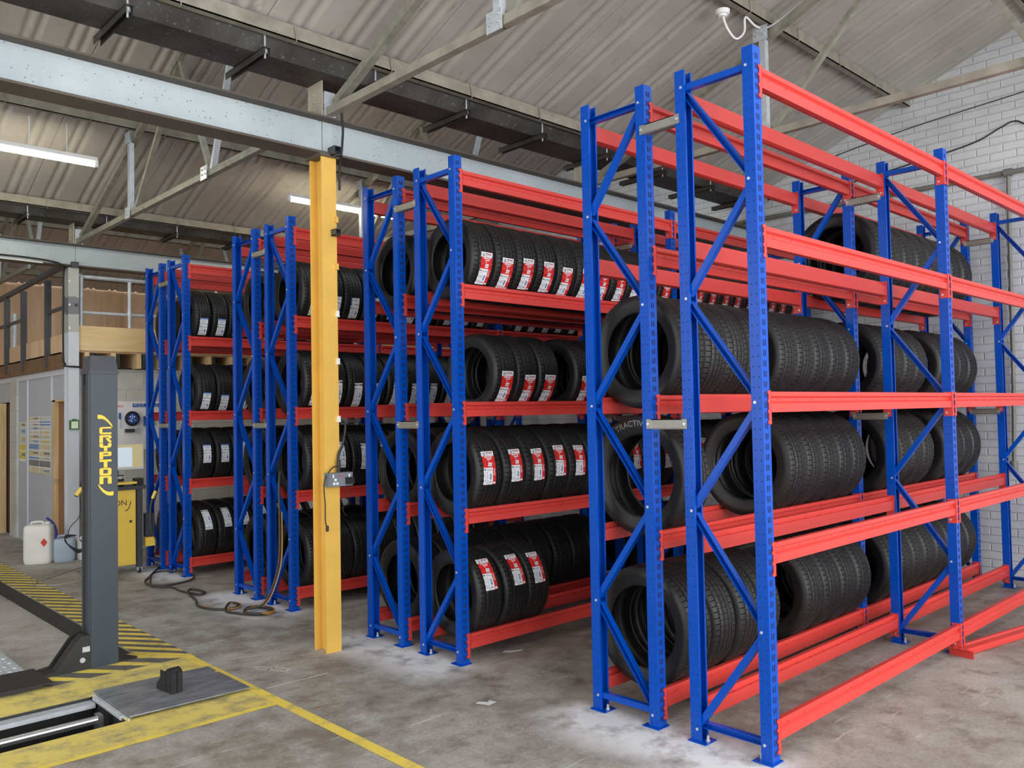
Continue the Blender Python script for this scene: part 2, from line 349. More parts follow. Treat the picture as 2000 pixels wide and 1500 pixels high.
def truss(x, b, label):
    y0, y1 = VY[b], VY[b+1]; t = thing('roof_truss', label, 'truss', (x, y0, 3.364)); R0 = RA; hr = VZ+KS*(5.1-RA)-3.364-.14
    sl = lambda y: hr-(y-R0)*(hr-.06)/(5.1-R0)      # underside of the long rafter above the chord
    MB().prof((0, .06, 0), (0, 5.04, 0), [(-.025, 0), (.025, 0), (.025, .006), (-.019, .006), (-.019, .05), (-.025, .05)], (0, 0, 1)).obj('bottom_chord', PURL if b == 0 else ANGLE, t)
    def ang(p, q, nm_, mt, w=.045):
        m = MB(); m.bar(p, q, .006, w, (0, 0, 1) if abs(q[2]-p[2]) < abs(q[1]-p[1])*2 else (0, 1, 0)); d = Vector(q)-Vector(p); u = Vector((1, 0, 0)).cross(d).normalized()*(w/2-.003)
        m.bar(Vector(p)+u+Vector((.02, 0, 0)), Vector(q)+u+Vector((.02, 0, 0)), .006, w*.9, (1, 0, 0)); m.obj(nm_, mt, t)
    ang((0, 5.0, .07), (0, R0-.03, hr+.02), 'rafter', ANGLE, .055); ang((0, .08, .07), (0, R0, hr), 'steep_rafter', ANGLE, .05)
    B, C_ = 1.75, 3.445; N2 = 2.37
    ang((.012, B, .03), (.012, R0+.02, hr-.05), 'diagonal', GALV, .04); ang((.012, B, .03), (.012, N2, sl(N2)+.0), 'diagonal', ANGLE, .04); ang((.012, C_, .03), (.012, N2, sl(N2)), 'diagonal', ANGLE, .04)
    MB().box((-.03, C_-.02, .0), (-.024, C_+.02, sl(C_)+.02)).box((-.03, C_-.026, 0), (.015, C_-.02, sl(C_)+.02)).obj('hanger', GALV, t, label='pale galvanised hanger')
    for yy, zz in ((B, .0), (C_, .0), (C_, sl(C_)-.02)):
        g = MB().box((-.040, yy-.05, zz-.02), (-.033, yy+.06, zz+.085))
        for dy, dz in ((-.03, .02), (.03, .02), (-.03, .06), (.03, .06)): g.cyl((-.05, yy+dy, zz+dz), (-.040, yy+dy, zz+dz), .008, 6)
        g.obj('gusset_plate', GALV, t)
    g = MB().box((-.045, -.04, 0), (-.037, .13, .226))
    for dz in (.06, .11, .16): g.cyl((-.054, .06, dz), (-.045, .06, dz), .012, 6)
    g.obj('stub_plate', plain('cream_plate', srgb(182, 176, 158), .6), t)
    MB().box((-.03, -.045, 0), (.05, -.038, .16)).obj('gusset_plate', GALV, t)
nm = {(-2.9, 0): 'angle steel truss in the front bay nearest the left edge', (-.35, 0): 'angle steel truss running from the yellow column toward the viewer', (2.2, 0): 'angle steel truss crossing above the middle of the nearest rack',
      (-2.9, 1): 'angle steel truss in the middle bay beyond the left edge', (-.35, 1): 'angle steel truss between yellow column and grey column', (2.2, 1): 'angle steel truss in the middle bay over the second rack',
      (-.35, 2): 'dark angle steel truss over the mezzanine balustrade', (2.2, 2): 'angle steel truss over the back of the mezzanine', (-2.9, 2): 'angle steel truss over the left room behind'}
for x in TX:
    for b in (0, 1, 2):
        if x == -2.9: continue
        truss(x, b, nm[(x, b)])
def purlin(y, s, label, sd=.085):
    z = roofz(y)-sd-.004
    m = MB().box((-7, y-.025, z), (XW-.02, y-.018, z+sd)).box((-7, y-.025, z), (XW-.02, y+.025, z+.007))
    for i in range(18):                       # hook bolts round the angle
        xx = -6.8+i*.674
        if xx < XW-.1: m.tube([(xx, y-.03, z+sd+.005), (xx+.006, y-.034, z+sd*.5), (xx+.015, y-.03, z-.006), (xx+.02, y+.01, z-.006)], .0035, 5, sub=3)
    m.obj('purlin', PURL, label=label, cat='purlin')
for y, lab in ((2.55, 'low angle purlin hooked beside the gutter over the yellow column'), (1.17, 'angle purlin crossing above the nearest rack with a smoke detector under it'),
               (.10, 'highest angle purlin of the near bay at the top right corner'),
               (6.27, 'angle purlin in the middle bay from which the light tubes hang'), (7.65, 'low angle purlin beside the far gutter, above the light tubes'),
               (11.3, 'angle purlin above the plywood wall of the mezzanine'), (12.6, 'lowest angle purlin at the top edge of the plywood wall')):
    purlin(y, 0, lab)
# ------------------------------------------------------------------ columns
def column(name, x0, x1, y0, y1, z1, mat, label):
    t = thing(name, label, 'column', ((x0+x1)/2, (y0+y1)/2, 0)); hx = (x1-x0)/2; hy = (y1-y0)/2
    MB().prism([(-hx, -hy), (hx, -hy), (hx, -hy+.012), (.006, -hy+.012), (.006, hy-.012), (hx, hy-.012), (hx, hy), (-hx, hy), (-hx, hy-.012), (-.006, hy-.012), (-.006, -hy+.012), (-hx, -hy+.012)],
               (0, 0, 0), (1, 0, 0), (0, 1, 0), (0, 0, 1), z1).obj('shaft', mat, t)
    return t
c1 = column('steel_column', -.41, -.305, 2.778, 2.925, 3.10, YEL, 'bright yellow steel column standing in front of the second and third racks')
MB().box((-.07, -.09, 3.10), (.07, .09, 3.12)).obj('cap_plate', FLNG, c1)
for z in (2.71, 2.41, 2.11, 1.81, 1.446):
    MB().box((.038, -.088, z-.018), (.056, -.0735, z+.018)).box((.034, -.086, z-.02), (.06, -.0735, z-.014)).obj('cable_clip', YEL if z > 2.2 else WHTP, c1)
b = MB()
for zz in (2.62, 3.135):
    s_b = .02 if zz < 3 else .028; b2 = MB(); x = .03
    for a in ((-s_b, -s_b, s_b, -s_b+.004), (-s_b, s_b-.004, s_b, s_b), (-s_b, -s_b, -s_b+.004, s_b), (s_b-.004, -s_b, s_b, s_b)):
        b2.box((x+a[0], -.13 if zz < 3 else -.14, zz+a[1]), (x+a[2], -.0735 if zz < 3 else -.06, zz+a[3]))
    b2.obj('tube_stub', CLOSE, c1)
def mat_col2():
    k = NT('patched_grey_white_paint'); v = k.geo(); z = k.n('ShaderNodeSeparateXYZ', {'Vector': v}).outputs[2]
    n = k.math('MULTIPLY', k.math('SUBTRACT', k.noise(v, 14, 4), .5), .1)
    up_ = k.math('GREATER_THAN', z, 2.41); c = k.mix(up_, srgb(205, 211, 219), srgb(176, 177, 174))
    zz = k.math('ADD', z, n); d = k.math('LESS_THAN', k.math('ABSOLUTE', k.math('SUBTRACT', zz, 2.70)), .09)
    k.link(k.mix(d, c, srgb(120, 121, 124)), 'Base Color'); return k.m
c2 = column('steel_column', -.452, -.347, 7.87, 8.02, 3.10, mat_col2(), 'grey and white painted steel column at the mezzanine corner')
for z in (2.95, 2.7, 2.45, 2.1): MB().box((-.05, -.087, z-.012), (-.035, -.075, z+.012)).obj('cable_clip', WHTP, c2)
MB().box((-.03, -.12, 3.10), (.04, -.075, 3.16)).box((.01, -.10, 2.69), (.035, -.075, 2.715)).obj('tube_stub', CLOSE, c2)

# ------------------------------------------------------------------ racks
UW, UD, H = .06, .052, 3.0
def upright_mesh():
    m = MB(); t = .003
    o = [(0, 0), (UW, 0), (UW, UD), (UW-.010, UD), (UW-.010, UD-t), (UW-t, UD-t), (UW-t, .022), (UW-t-.004, .016), (UW-t-.004, t), (.004+t, t), (.004+t, .016), (t, .022), (t, UD-t), (.010, UD-t), (.010, UD), (0, UD)]
    m.prism(o, (0, 0, 0), (1, 0, 0), (0, 1, 0), (0, 0, 1), H)
    z = .03
    while z < H-.03:
        for xc, dx in ((.021, -.0008), (.036, .0008)):
            m.add([(xc-.0035-dx, -.0006, z), (xc+.0035-dx, -.0006, z), (xc+.0035+dx, -.0006, z+.025), (xc-.0035+dx, -.0006, z+.025)], [(0, 1, 2, 3)], 1)
        for yc in (.012, .038):
            r = .0032; m.add([(-.0006, yc-r, z), (-.0006, yc, z-r), (-.0006, yc+r, z), (-.0006, yc, z+r)], [(0, 1, 2, 3)], 1)
            m.add([(UW+.0006, yc-r, z), (UW+.0006, yc, z-r), (UW+.0006, yc+r, z), (UW+.0006, yc, z+r)], [(3, 2, 1, 0)], 1)
        z += .0435
    return m
def with_bolts(zs):
    m = upright_mesh()
    for z in zs: m.cyl((-.004, .034, z), (0, .034, z), .0065, 8, 2)
    return m.mesh('upright', [BLUE, DARK, ZINC])
NR = (2.435, 1.49, .536); NL = (2.92, 1.961, 1.015, .057)     # node heights
UP_N = with_bolts(NR+(2.92, .075)); UP_M = with_bolts(NL)
def plate_mesh():
    m = MB().box((-.015, -.008, 0), (UW+.012, .085, .005)); m.cyl((.03, .068, .005), (.03, .068, .03), .006, 8, 1); m.cyl((.03, .068, .005), (.03, .068, .012), .011, 6, 1)
    return m.mesh('base_plate', [BLUE, ZINC])
PLATE = plate_mesh()
def beam_mesh(L):
    m = MB(); h = .087
    pr = [(0, 0), (.022, 0), (.040, .004), (.040, .062), (.022, .062), (.022, .087), (0, .087), (0, .068), (.014, .060), (.014, .046), (0, .037)]
    m.prism(pr, (0, 0, 0), (0, 1, 0), (0, 0, 1), (1, 0, 0), L)
    x = .09
    while x < L-.05:
        m.add([(x-.004, .0255, .0625), (x+.004, .0255, .0625), (x+.004, .035, .0625), (x-.004, .035, .0625)], [(0, 1, 2, 3)], 1)
        m.add([(x-.006, .0135, .053), (x, .0135, .050), (x+.006, .0135, .053), (x, .0135, .056)], [(0, 1, 2, 3)], 1); x += .15
    return m
BL = LB-UW-.004
BEAM = beam_mesh(BL).mesh('beam', [RED, plain('beam_hole', srgb(120, 30, 26), .8)])
def conn_mesh(sgn):
    """origin at the beam end; sgn +1: beam starts here (upright on the -x side)"""
    m = MB(); s = sgn
    def bx(x0, y0, z0, x1, y1, z1): m.box((min(s*x0, s*x1), y0, z0), (max(s*x0, s*x1), y1, z1))
    bx(-.002, -.005, -.050, .002, .044, .092)
    bx(-.018, -.005, -.050, .002, -.0015, .092)
    for z in (-.047, -.002, .042, .078): bx(-.026, -.005, z, -.018, -.0015, z+.012)
    m.cyl((s*.002, .028, -.03), (s*.006, .028, -.03), .006, 8, 1)
    return m.mesh('end_connector', [RED, ZINC])
CN = {1: conn_mesh(1), -1: conn_mesh(-1)}
def chan(p, q, openx):
    """cold rolled brace, channel mouth toward -x or sideways"""
    m = MB(); w, d, t = .028, .03, .003
    pr = [(-w/2, 0), (w/2, 0), (w/2, d), (w/2-t, d), (w/2-t, t), (-w/2+t, t), (-w/2+t, d), (-w/2, d)]
    m.prof(p, q, pr, (-1, 0, 0) if openx else (1, 0, 0)); return m
LV = (2.918, 2.236, 1.534, .901, .173)
def half(rack, y0, typ, nm_):
    """one single-depth run: y0 = front face, frames .40 deep"""
    D = .397
    for k in range(3):
        X = k*LB
        for front in (1, 0):
            strong = (typ == 'a') == bool(front)
            u = link('upright', UP_N if strong else UP_M, rack, (X, y0 if front else y0+D, 0), scale=(1, 1 if front else -1, 1))
            link('base_plate', PLATE, u)
        yn, yf = y0+.036, y0+D-.036
        a, b = (yn, yf) if typ == 'a' else (yf, yn)     # a: odd nodes side, b: even nodes side
        pts = []
        for i in range(4):
            pts.append((b, NL[i]));
            if i < 3: pts.append((a, NR[i]))
        for i in range(len(pts)-1):
            op = (i % 2 == 0) if typ == 'a' else (i % 2 == 1)
            x = X+(.045 if op else .012)
            p, q = pts[i], pts[i+1]; dz = -.018
            chan((x, p[0], p[1]-.018), (x, q[0], q[1]+.018), op).obj('brace', BLUE, rack)
        for z in (2.92, .075):
            op = (z < 1) == (typ == 'a')
            chan((X+(.047 if op else .010), yn-.01, z), (X+(.047 if op else .010), yf+.01, z), op).obj('brace', BLUE, rack)
    for k in range(2):
        for zt in LV:
            for front in (1, 0):
                b_ = link('beam', BEAM, rack, (k*LB+UW+.002, y0 if front else y0+D, zt-.087), scale=(1, 1 if front else -1, 1))
                link('end_connector', CN[1], b_, (0, 0, 0)); link('end_connector', CN[-1], b_, (BL, 0, 0))
ROWS = [0., 1.975, 3.955, 5.94]
RN = ['nearest', 'second', 'third', 'farthest']
RL = ['nearest blue and red double racking, its front side standing empty', 'second double racking from the viewer, red-stickered tyres along its front',
      'third double racking from the viewer, right behind the yellow column', 'farthest double racking, beside the yellow testing cabinet']
RY = []
for i, y in enumerate(ROWS):
    rk = thing('tyre_rack', RL[i], 'rack', (0, y, 0)); 
    half(rk, 0, 'a', RN[i]); half(rk, .572, 'b', RN[i])
    for k in range(3):
        for z in (2.783, 1.401, .3):
            if z == .3: continue
            m = MB().box((k*LB-.006, .374, z-.022), (k*LB-.002, .598, z+.022)).box((k*LB-.006, .40, z-.024), (k*LB+.03, .572, z-.020)).box((k*LB-.006, .40, z+.018), (k*LB+.03, .572, z+.022))
            for yy in (.385, .587): m.cyl((k*LB-.011, yy, z), (k*LB-.006, yy, z), .007, 8, 1)
            m.obj('spacer_bar', [SPACER, ZINC], rk)

# ------------------------------------------------------------------ tyres
def tyre_mesh(R, w, nm_, rim=.655, ns=60):
    pr = []     # (x fraction of width, r fraction, kind) kind 1 = shoulder block, 2 = centre rib
    side = [(.36, rim), (.42, rim+.008), (.452, rim+.03), (.455, rim+.055), (.47, rim+.075), (.478, rim+.12), (.5, .84), (.503, .87), (.49, .905), (.487, .91), (.468, .942), (.445, .966)]
    sh = [(.425, .979, 1), (.35, .990, 1), (.28, .994, 1)]
    cr = lambda x: 1-.03*(x/.45)**2
    half_ = [(x, r, 0) for x, r in side]+sh
    for g in (.255, .09):
        half_ += [(g+.014, cr(g), 0), (g+.010, cr(g)-.03, 0), (g-.010, cr(g)-.03, 0), (g-.014, cr(g), 0)]
        half_ += [(g-.05, cr(g-.05), 2), (g-.075 if g > .1 else 0.02, cr(.02), 2)] if g > .1 else [(.045, 1, 2)]
    full = [(-x, r, k) for x, r, k in half_]+[(x, r, k) for x, r, k in reversed(half_)]
    inner = [(.40, rim+.05), (.44, .80), (.43, .88), (.37, .935), (.2, .95), (0, .952)]
    full += [(x, r, 0) for x, r in inner]+[(-x, r, 0) for x, r in reversed(inner[:-1])]
    ang = []; d = 2*PI/ns
    for k in range(ns):
        for j, o in enumerate((0, .08, .16, .52, .58, .64)): ang.append((k*d+o*d, j))
    n = len(full); V = []; F = []
    for a, j in ang:
        ca, sa = math.cos(a), math.sin(a)
        for x, r, kd in full:
            rr = r
            if kd == 1 and j == 1: rr = r-.022
            if kd == 2 and j == 4: rr = r-.012
            V.append((x*w, rr*R*ca, rr*R*sa))
    N = len(ang)
    for i in range(N):
        for j in range(n): F.append((i*n+j, i*n+(j+1) % n, ((i+1) % N)*n+(j+1) % n, ((i+1) % N)*n+j))
    m = MB(); m.add(V, F, 0, False); me = m.mesh(nm_, RUBBER); clean(me)
    sm = [False]*len(F)
    for i in range(N):
        for j in range(n):
            k0 = full[j]; k1 = full[(j+1) % n]
            if k0[1] < .965 and k1[1] < .965: sm[i*n+j] = True
    me.polygons.foreach_set('use_smooth', sm); return me
# stickers: small printed labels wrapped on the tread, drawn cell by cell
SC = {'w': plain('label_white', srgb(232, 236, 242), .5, var=0), 'r': plain('label_red', srgb(214, 38, 38), .5, var=0), 'k': plain('label_black', srgb(30, 30, 36), .5, var=0),
      'b': plain('label_blue', srgb(60, 110, 200), .5, var=0), 'g': plain('label_grey', srgb(150, 158, 170), .5, var=0), 'o': plain('label_orange', srgb(225, 170, 60), .5, var=0)}
SK = 'wrkbgo'
GL = {'G': ['.###.', '#....', '#.###', '#...#', '.###.'], 'T': ['#####', '..#..', '..#..', '..#..', '..#..'], 'E': ['###', '#..', '##.', '#..', '###'], 'N': ['#..#', '##.#', '#.##', '#..#', '#..#']}
def put(g, x, y, pat, c):
    for j, row in enumerate(pat):
        for i, ch in enumerate(row):
            if ch == '#' and 0 <= y+j < len(g) and 0 <= x+i < len(g[0]): g[y+j][x+i] = c
def rect(g, x0, y0, x1, y1, c):
    for j in range(y0, y1):
        for i in range(x0, x1):
            if 0 <= j < len(g) and 0 <= i < len(g[0]): g[j][i] = c
def eu(g, x0, y0, x1, y1, rnd):
    rect(g, x0, y0, x1, y1, 'w'); rect(g, x0+1, y0+2, x0+4, y0+4, 'k')
    for i in range(x0+5, x1-1): g[y0+3][i] = 'g'
    for k in range((y1-y0-8)//3):
        y = y0+7+k*3
        g[y][x0+2] = 'kgogk'[k % 5]; g[y][x0+3] = 'ogook'[k % 5]
        if k % 2: rect(g, x1-6, y, x1-4, y+2, 'k')
        rect(g, x0+6, y, x0+8, y+1, 'b')
    rect(g, x1-5, y0+12, x1-3, min(y1-2, y0+19), 'b'); g[y1-2][x0+8] = 'k'; g[y1-2][x0+9] = 'k'
def st_red():
    g = [['r']*24 for _ in range(54)]; rect(g, 0, 0, 24, 8, 'w'); put(g, 3, 2, GL['G'], 'k'); put(g, 9, 2, GL['T'], 'k')
    for i in range(14, 22): g[2][i] = 'r' if i % 3 else 'w'; g[3][i] = 'r'; g[5][i] = 'g' if i % 2 else 'w'
    rnd = random.Random(3)
    for y, a, b in ((9, 5, 20), (10, 5, 20), (12, 8, 18), (13, 8, 18), (15, 11, 15), (16, 11, 15)):
        for i in range(a, b): g[y][i] = 'w' if rnd.random() < .72 else 'r'
    rect(g, 10, 19, 17, 25, 'w'); rect(g, 11, 21, 16, 22, 'g'); rect(g, 12, 23, 15, 24, 'g')
    eu(g, 0, 27, 18, 54, rnd)
    for y in range(29, 40): g[y][20+(y % 2)] = 'w'
    rect(g, 19, 50, 24, 53, 'w'); return g
def st_wb():
    g = [['w']*18 for _ in range(44)]; rect(g, 0, 0, 18, 2, 'b'); rect(g, 0, 3, 18, 4, 'b'); rect(g, 3, 7, 14, 8, 'g'); rect(g, 3, 9, 12, 10, 'g'); rect(g, 0, 14, 18, 15, 'k'); rect(g, 9, 14, 15, 15, 'g')
    eu(g, 0, 17, 18, 44, None); return g
def st_w():
    g = [['w']*18 for _ in range(44)]; rect(g, 0, 0, 18, 1, 'k'); rect(g, 0, 3, 18, 5, 'k'); rect(g, 5, 4, 12, 5, 'w'); eu(g, 0, 7, 18, 38, None)
    rect(g, 2, 39, 15, 40, 'g'); rect(g, 2, 41, 13, 42, 'g'); return g
def st_p():
    g = [['w']*18 for _ in range(44)]; rect(g, 0, 0, 2, 16, 'b'); rect(g, 5, 2, 14, 3, 'g'); rect(g, 5, 5, 12, 6, 'g'); rect(g, 8, 12, 16, 13, 'k'); eu(g, 0, 17, 18, 44, None); return g
def sticker_mesh(g, R, wd, arc, nm_):
    rows, cols = len(g), len(g[0]); V = []
    for j in range(rows+1):
        a = arc/2-arc*j/rows; r = R+.0025+.0015*math.sin(j*.7)
        for i in range(cols+1): V.append((-wd/2+wd*i/cols, -r*math.cos(a/R), r*math.sin(a/R)))
    m = MB()
    for c in SK:
        F = [(j*(cols+1)+i, (j+1)*(cols+1)+i, (j+1)*(cols+1)+i+1, j*(cols+1)+i+1) for j in range(rows) for i in range(cols) if g[j][i] == c]
        if F: m.f += F; m.mi += [SK.index(c)]*len(F); m.sm += [True]*len(F)
    m.v = V; return m.mesh(nm_, [SC[c] for c in SK])
SIZES = {}
def tyre_of(R, w):
    k = (round(R, 3), round(w, 3))
    if k not in SIZES: SIZES[k] = tyre_mesh(R, w, 'tyre', .66 if R > .27 else .64, 64 if R > .27 else 56)
    return SIZES[k]
STK = {}
GR = {'red': st_red(), 'wb': st_wb(), 'w': st_w(), 'p': st_p()}
def stick_of(kind, R):
    k = (kind, round(R, 3))
    if k not in STK:
        wd, arc = {'red': (.092, .20), 'wb': (.075, .17), 'w': (.07, .21), 'p': (.075, .17)}[kind]
        STK[k] = sticker_mesh(GR[kind], R, wd, arc, 'label_sticker')
    return STK[k]
SHN = {3: 'lowest', 2: 'second-lowest', 1: 'middle', 0: 'upper'}    # level names by shelf
LZ = {'4': 2.236, '3': 1.534, '2': .901, '1': .173}
LNM = {'4': 'fourth', '3': 'third', '2': 'second', '1': 'lowest'}
ORD = ['first', 'second', 'third', 'fourth', 'fifth', 'sixth', 'seventh', 'eighth', 'ninth', 'tenth', 'eleventh', 'twelfth', 'thirteenth', 'fourteenth', 'fifteenth',
       'sixteenth', 'seventeenth', 'eighteenth', 'nineteenth', 'twentieth', 'twenty-first', 'twenty-second', 'twenty-third', 'twenty-fourth']
STN = {'red': 'red-stickered tyre', 'wb': 'blue-topped stickered tyre', 'w': 'white-stickered tyre', 'p': 'white-stickered tyre', None: 'plain black tyre'}
TY = []
def shelf(row, side, lv, R, w, xs, stk=None, phi=0, skip=()):
    """xs = list of (centre x, [R override], [sticker override])"""
    yc = ROWS[row]+(.1985 if side == 0 else .572+.1985); z = LZ[lv]
    sd = 'front' if side == 0 else 'back'
    for i, e in enumerate(xs):
        x = e[0] if isinstance(e, tuple) else e; r = e[1] if isinstance(e, tuple) and len(e) > 1 and e[1] else R
        s = e[2] if isinstance(e, tuple) and len(e) > 2 else stk
        if s == 'none': s = None
        zc = z+math.sqrt(max(r*r-.175**2, .01))
        th = random.uniform(0, 2*PI); yj = random.uniform(-.004, .004)
        o = link('tyre', tyre_of(r, w), None, (x, yc+yj, zc), (th, 0, random.uniform(-.012, .012)),
                 label=f'{STN[s]}, {ORD[i]} from the left, {LNM[lv]} shelf up, {sd} side, {RN[row]} rack' if lv != '1' else f'{STN[s]}, {ORD[i]} from the left, lowest shelf, {sd} side, {RN[row]} rack',
                 cat='tyre', group=f'tyres on the {LNM[lv]} shelf, {sd} side of the {RN[row]} rack')
        if s:
            ph = math.radians(phi+random.uniform(-3, 3)); link('label_sticker', stick_of(s, r), o, (random.uniform(-.008, .008)+.005, 0, 0), (-(th)-ph, 0, random.uniform(-.05, .05)))
        TY.append(o)
    return TY[-len(xs):]
def seq(x0, n, p, j=.006): return [x0+i*p+random.uniform(-j, j) for i in range(n)]
# nearest rack, back side
shelf(0, 1, '1', .293, .195, seq(.235, 4, .215)+seq(1.36, 4, .212)+seq(2.45, 8, .21))
big = shelf(0, 1, '2', .300, .19, [.235]+seq(1.20, 5, .195)+seq(2.50, 4, .195)+seq(3.50, 4, .195))
shelf(0, 1, '3', .283, .20, seq(.235, 4, .205)+seq(1.15, 5, .205)+seq(2.46, 4, .205)+seq(3.50, 4, .20))
shelf(0, 1, '4', .300, .21, seq(2.42, 8, .225))
m = MB(); text_mb(m, 'TRACTIVE', .042, (0, 0, 0), (0, -1, 0), (0, 0, 1), 0, .0006, arc=.243)
tx = m.obj('raised_lettering', plain('moulded_letter_rubber', srgb(150, 148, 142), .6), big[0], (-.096, 0, 0), label='raised grey sidewall lettering'); tx.rotation_euler = (-big[0].rotation_euler.x-.16, 0, 0)
# second rack front
shelf(1, 0, '4', .252, .178, [.19, .375, .555, .74, .925, 1.11, 1.295, 1.47, 1.65, 1.83, 2.02]+seq(2.44, 9, .19), 'red', -22)
shelf(1, 0, '3', .252, .178, [(.36,), (.545,), (.735,)]+[(1.08,), (1.27,), (1.46,)]+seq(2.5, 4, .19), 'red', -24)
shelf(1, 0, '2', .270, .19, seq(.20, 10, .195)[:10]+seq(2.45, 6, .2), 'red', 8)
shelf(1, 0, '1', .268, .19, [.19, .395, .595], 'red', 30)
shelf(1, 1, '4', .252, .18, seq(.20, 10, .19)+seq(2.42, 6, .19))
shelf(1, 1, '3', .252, .18, seq(.9, 5, .19))
shelf(1, 1, '2', .268, .19, seq(.22, 9, .2)+seq(2.45, 6, .2))
shelf(1, 1, '1', .268, .19, seq(.22, 9, .2)+seq(2.45, 5, .2))
# third rack
shelf(2, 0, '4', .262, .175, [.18, .365, .55, .735, .92, 1.12, 1.32, 1.52, 1.72, 1.92]+seq(2.4, 7, .19), 'p', -24)
shelf(2, 0, '3', .262, .178, [.19, .38, .57, .76, .95, 1.14, 1.33, 1.52, 1.71, 1.9], 'w', -22)
shelf(2, 0, '2', .275, .19, seq(.20, 9, .2), 'w', 8)
shelf(2, 0, '1', .275, .20, seq(.21, 9, .205))
shelf(2, 1, '4', .262, .18, seq(.2, 6, .19))
shelf(2, 1, '3', .262, .18, [.2, .39, .58])
shelf(2, 1, '2', .275, .19, seq(.2, 9, .2))
shelf(2, 1, '1', .275, .19, seq(.2, 5, .2))
# farthest rack
shelf(3, 0, '4', .262, .155, seq(.17, 11, .163), 'wb', -24)
shelf(3, 0, '3', .262, .18, [.2, .385, .575, .765], 'wb', -26)
shelf(3, 0, '2', .270, .165, seq(.18, 9, .175), 'wb', 8)
shelf(3, 0, '1', .270, .18, seq(.19, 9, .19), 'w', 32)
shelf(3, 1, '4', .25, .18, [.2, .4])
shelf(3, 1, '2', .26, .18, seq(.2, 4, .19))
shelf(3, 1, '1', .26, .18, seq(.2, 6, .19))

# ------------------------------------------------------------------ floor paint
def patch(name, polys, mat, z, label, cat='floor marking', group=None):
    m = MB()
    for p in polys: m.add([(x, y, z) for x, y in p], [tuple(range(len(p)))])
    return m.obj(name, mat, label=label, cat=cat, group=group)
patch('painted_line', [[(-1.065, -7), (-1.005, -7), (-1.005, 3.40), (-1.065, 3.40)]], PYELB, .0016, 'long yellow floor line running past the yellow column to the foreground')
patch('painted_border', [[(-7, 2.17), (-1.065, 2.17), (-1.065, PY0), (-7, PY0)], [(PX, PY0), (-1.065, PY0), (-1.065, PY1), (PX, PY1)], [(-7, PY1), (-1.065, PY1), (-1.065, 3.40), (-7, 3.40)]], PYEL, .0008, 'wide worn yellow paint around the inspection pit')
patch('painted_line', [[(-7, 2.17), (-1.065, 2.17), (-1.065, 2.21), (-7, 2.21)]], PYELB, .0016, 'yellow line edging the near side of the pit border')
ysp = []; gsp = []
y = 3.0
k_ = 0
def clip_strip(c0, c1):
    # stripe between lines y + x*m = c ; strip -1.24..-1.0
    m_ = 1.45
    return [(-1.24, c0+1.24*m_-1.24*m_*1.0), (-1.0, c0-.24*m_*.0-.24*m_), (-1.0, c1-.24*m_), (-1.24, c1)]
c = 3.66
while c < 8.7:
    ysp.append([(-1.24, c), (-1.0, c-.33), (-1.0, c-.33+.088), (-1.24, c+.088)]); gsp.append([(-1.24, c+.088), (-1.0, c-.33+.088), (-1.0, c-.33+.176), (-1.24, c+.176)]); c += .176
patch('hazard_striping', ysp, PYELB, .0022, 'yellow hazard stripes along the edge of the sunken lift bay')
patch('hazard_striping', gsp, PGREY, .0018, 'dark hazard stripes between the yellow ones by the lift bay')
g2 = []; x = -6.8
while x < -1.2: g2.append([(x, 3.62), (x+.09, 3.62), (x+.33, 3.36), (x+.20, 3.36)]); x += .2
patch('hazard_striping', g2, PGREY, .0012, 'dark slanting stripes in front of the lift post foot')
patch('painted_border', [[(-7, 3.40), (-1.03, 3.40), (-1.24, RY0-.02), (-7, RY0-.02)]], PYELB, .0006, 'yellow paint under the slanting stripes by the lift post')
chalk = plain('pale_chalk', srgb(205, 200, 190), .8)
def ln(p, q, w=.012):
    d = Vector((q[0]-p[0], q[1]-p[1])).normalized(); n_ = Vector((-d.y, d.x))*w/2
    return [(p[0]-n_.x, p[1]-n_.y), (q[0]-n_.x, q[1]-n_.y), (q[0]+n_.x, q[1]+n_.y), (p[0]+n_.x, p[1]+n_.y)]
patch('chalk_mark', [ln((-.942, 3.561), (-.714, 3.578)), ln((-.928, 3.141), (-.59, 3.013), .008), ln((-.849, 2.87), (-.72, 2.68)), ln((-.72, 2.68), (-.76, 2.64)), ln((-.76, 2.64), (-.86, 2.82)), ln((-.82, 2.74), (-.74, 2.78)), ln((-.983, 2.447), (-.61, 2.437), .014)], chalk, .0014, 'pale chalk scribbles on the concrete beside the yellow line')
patch('paper_scrap', [[(-.36, 1.44), (-.33, 1.37), (-.27, 1.38), (-.28, 1.43), (-.30, 1.41), (-.33, 1.45)]], WHTP, .003, 'small torn white paper scrap in the middle of the open floor', 'litter')
patch('paper_scrap', [[(.34, 2.0), (.37, 1.96), (.45, 1.94), (.48, 1.96), (.42, 1.98), (.38, 2.02)]], WHTP, .003, 'white label scrap on the floor before the second rack', 'litter')

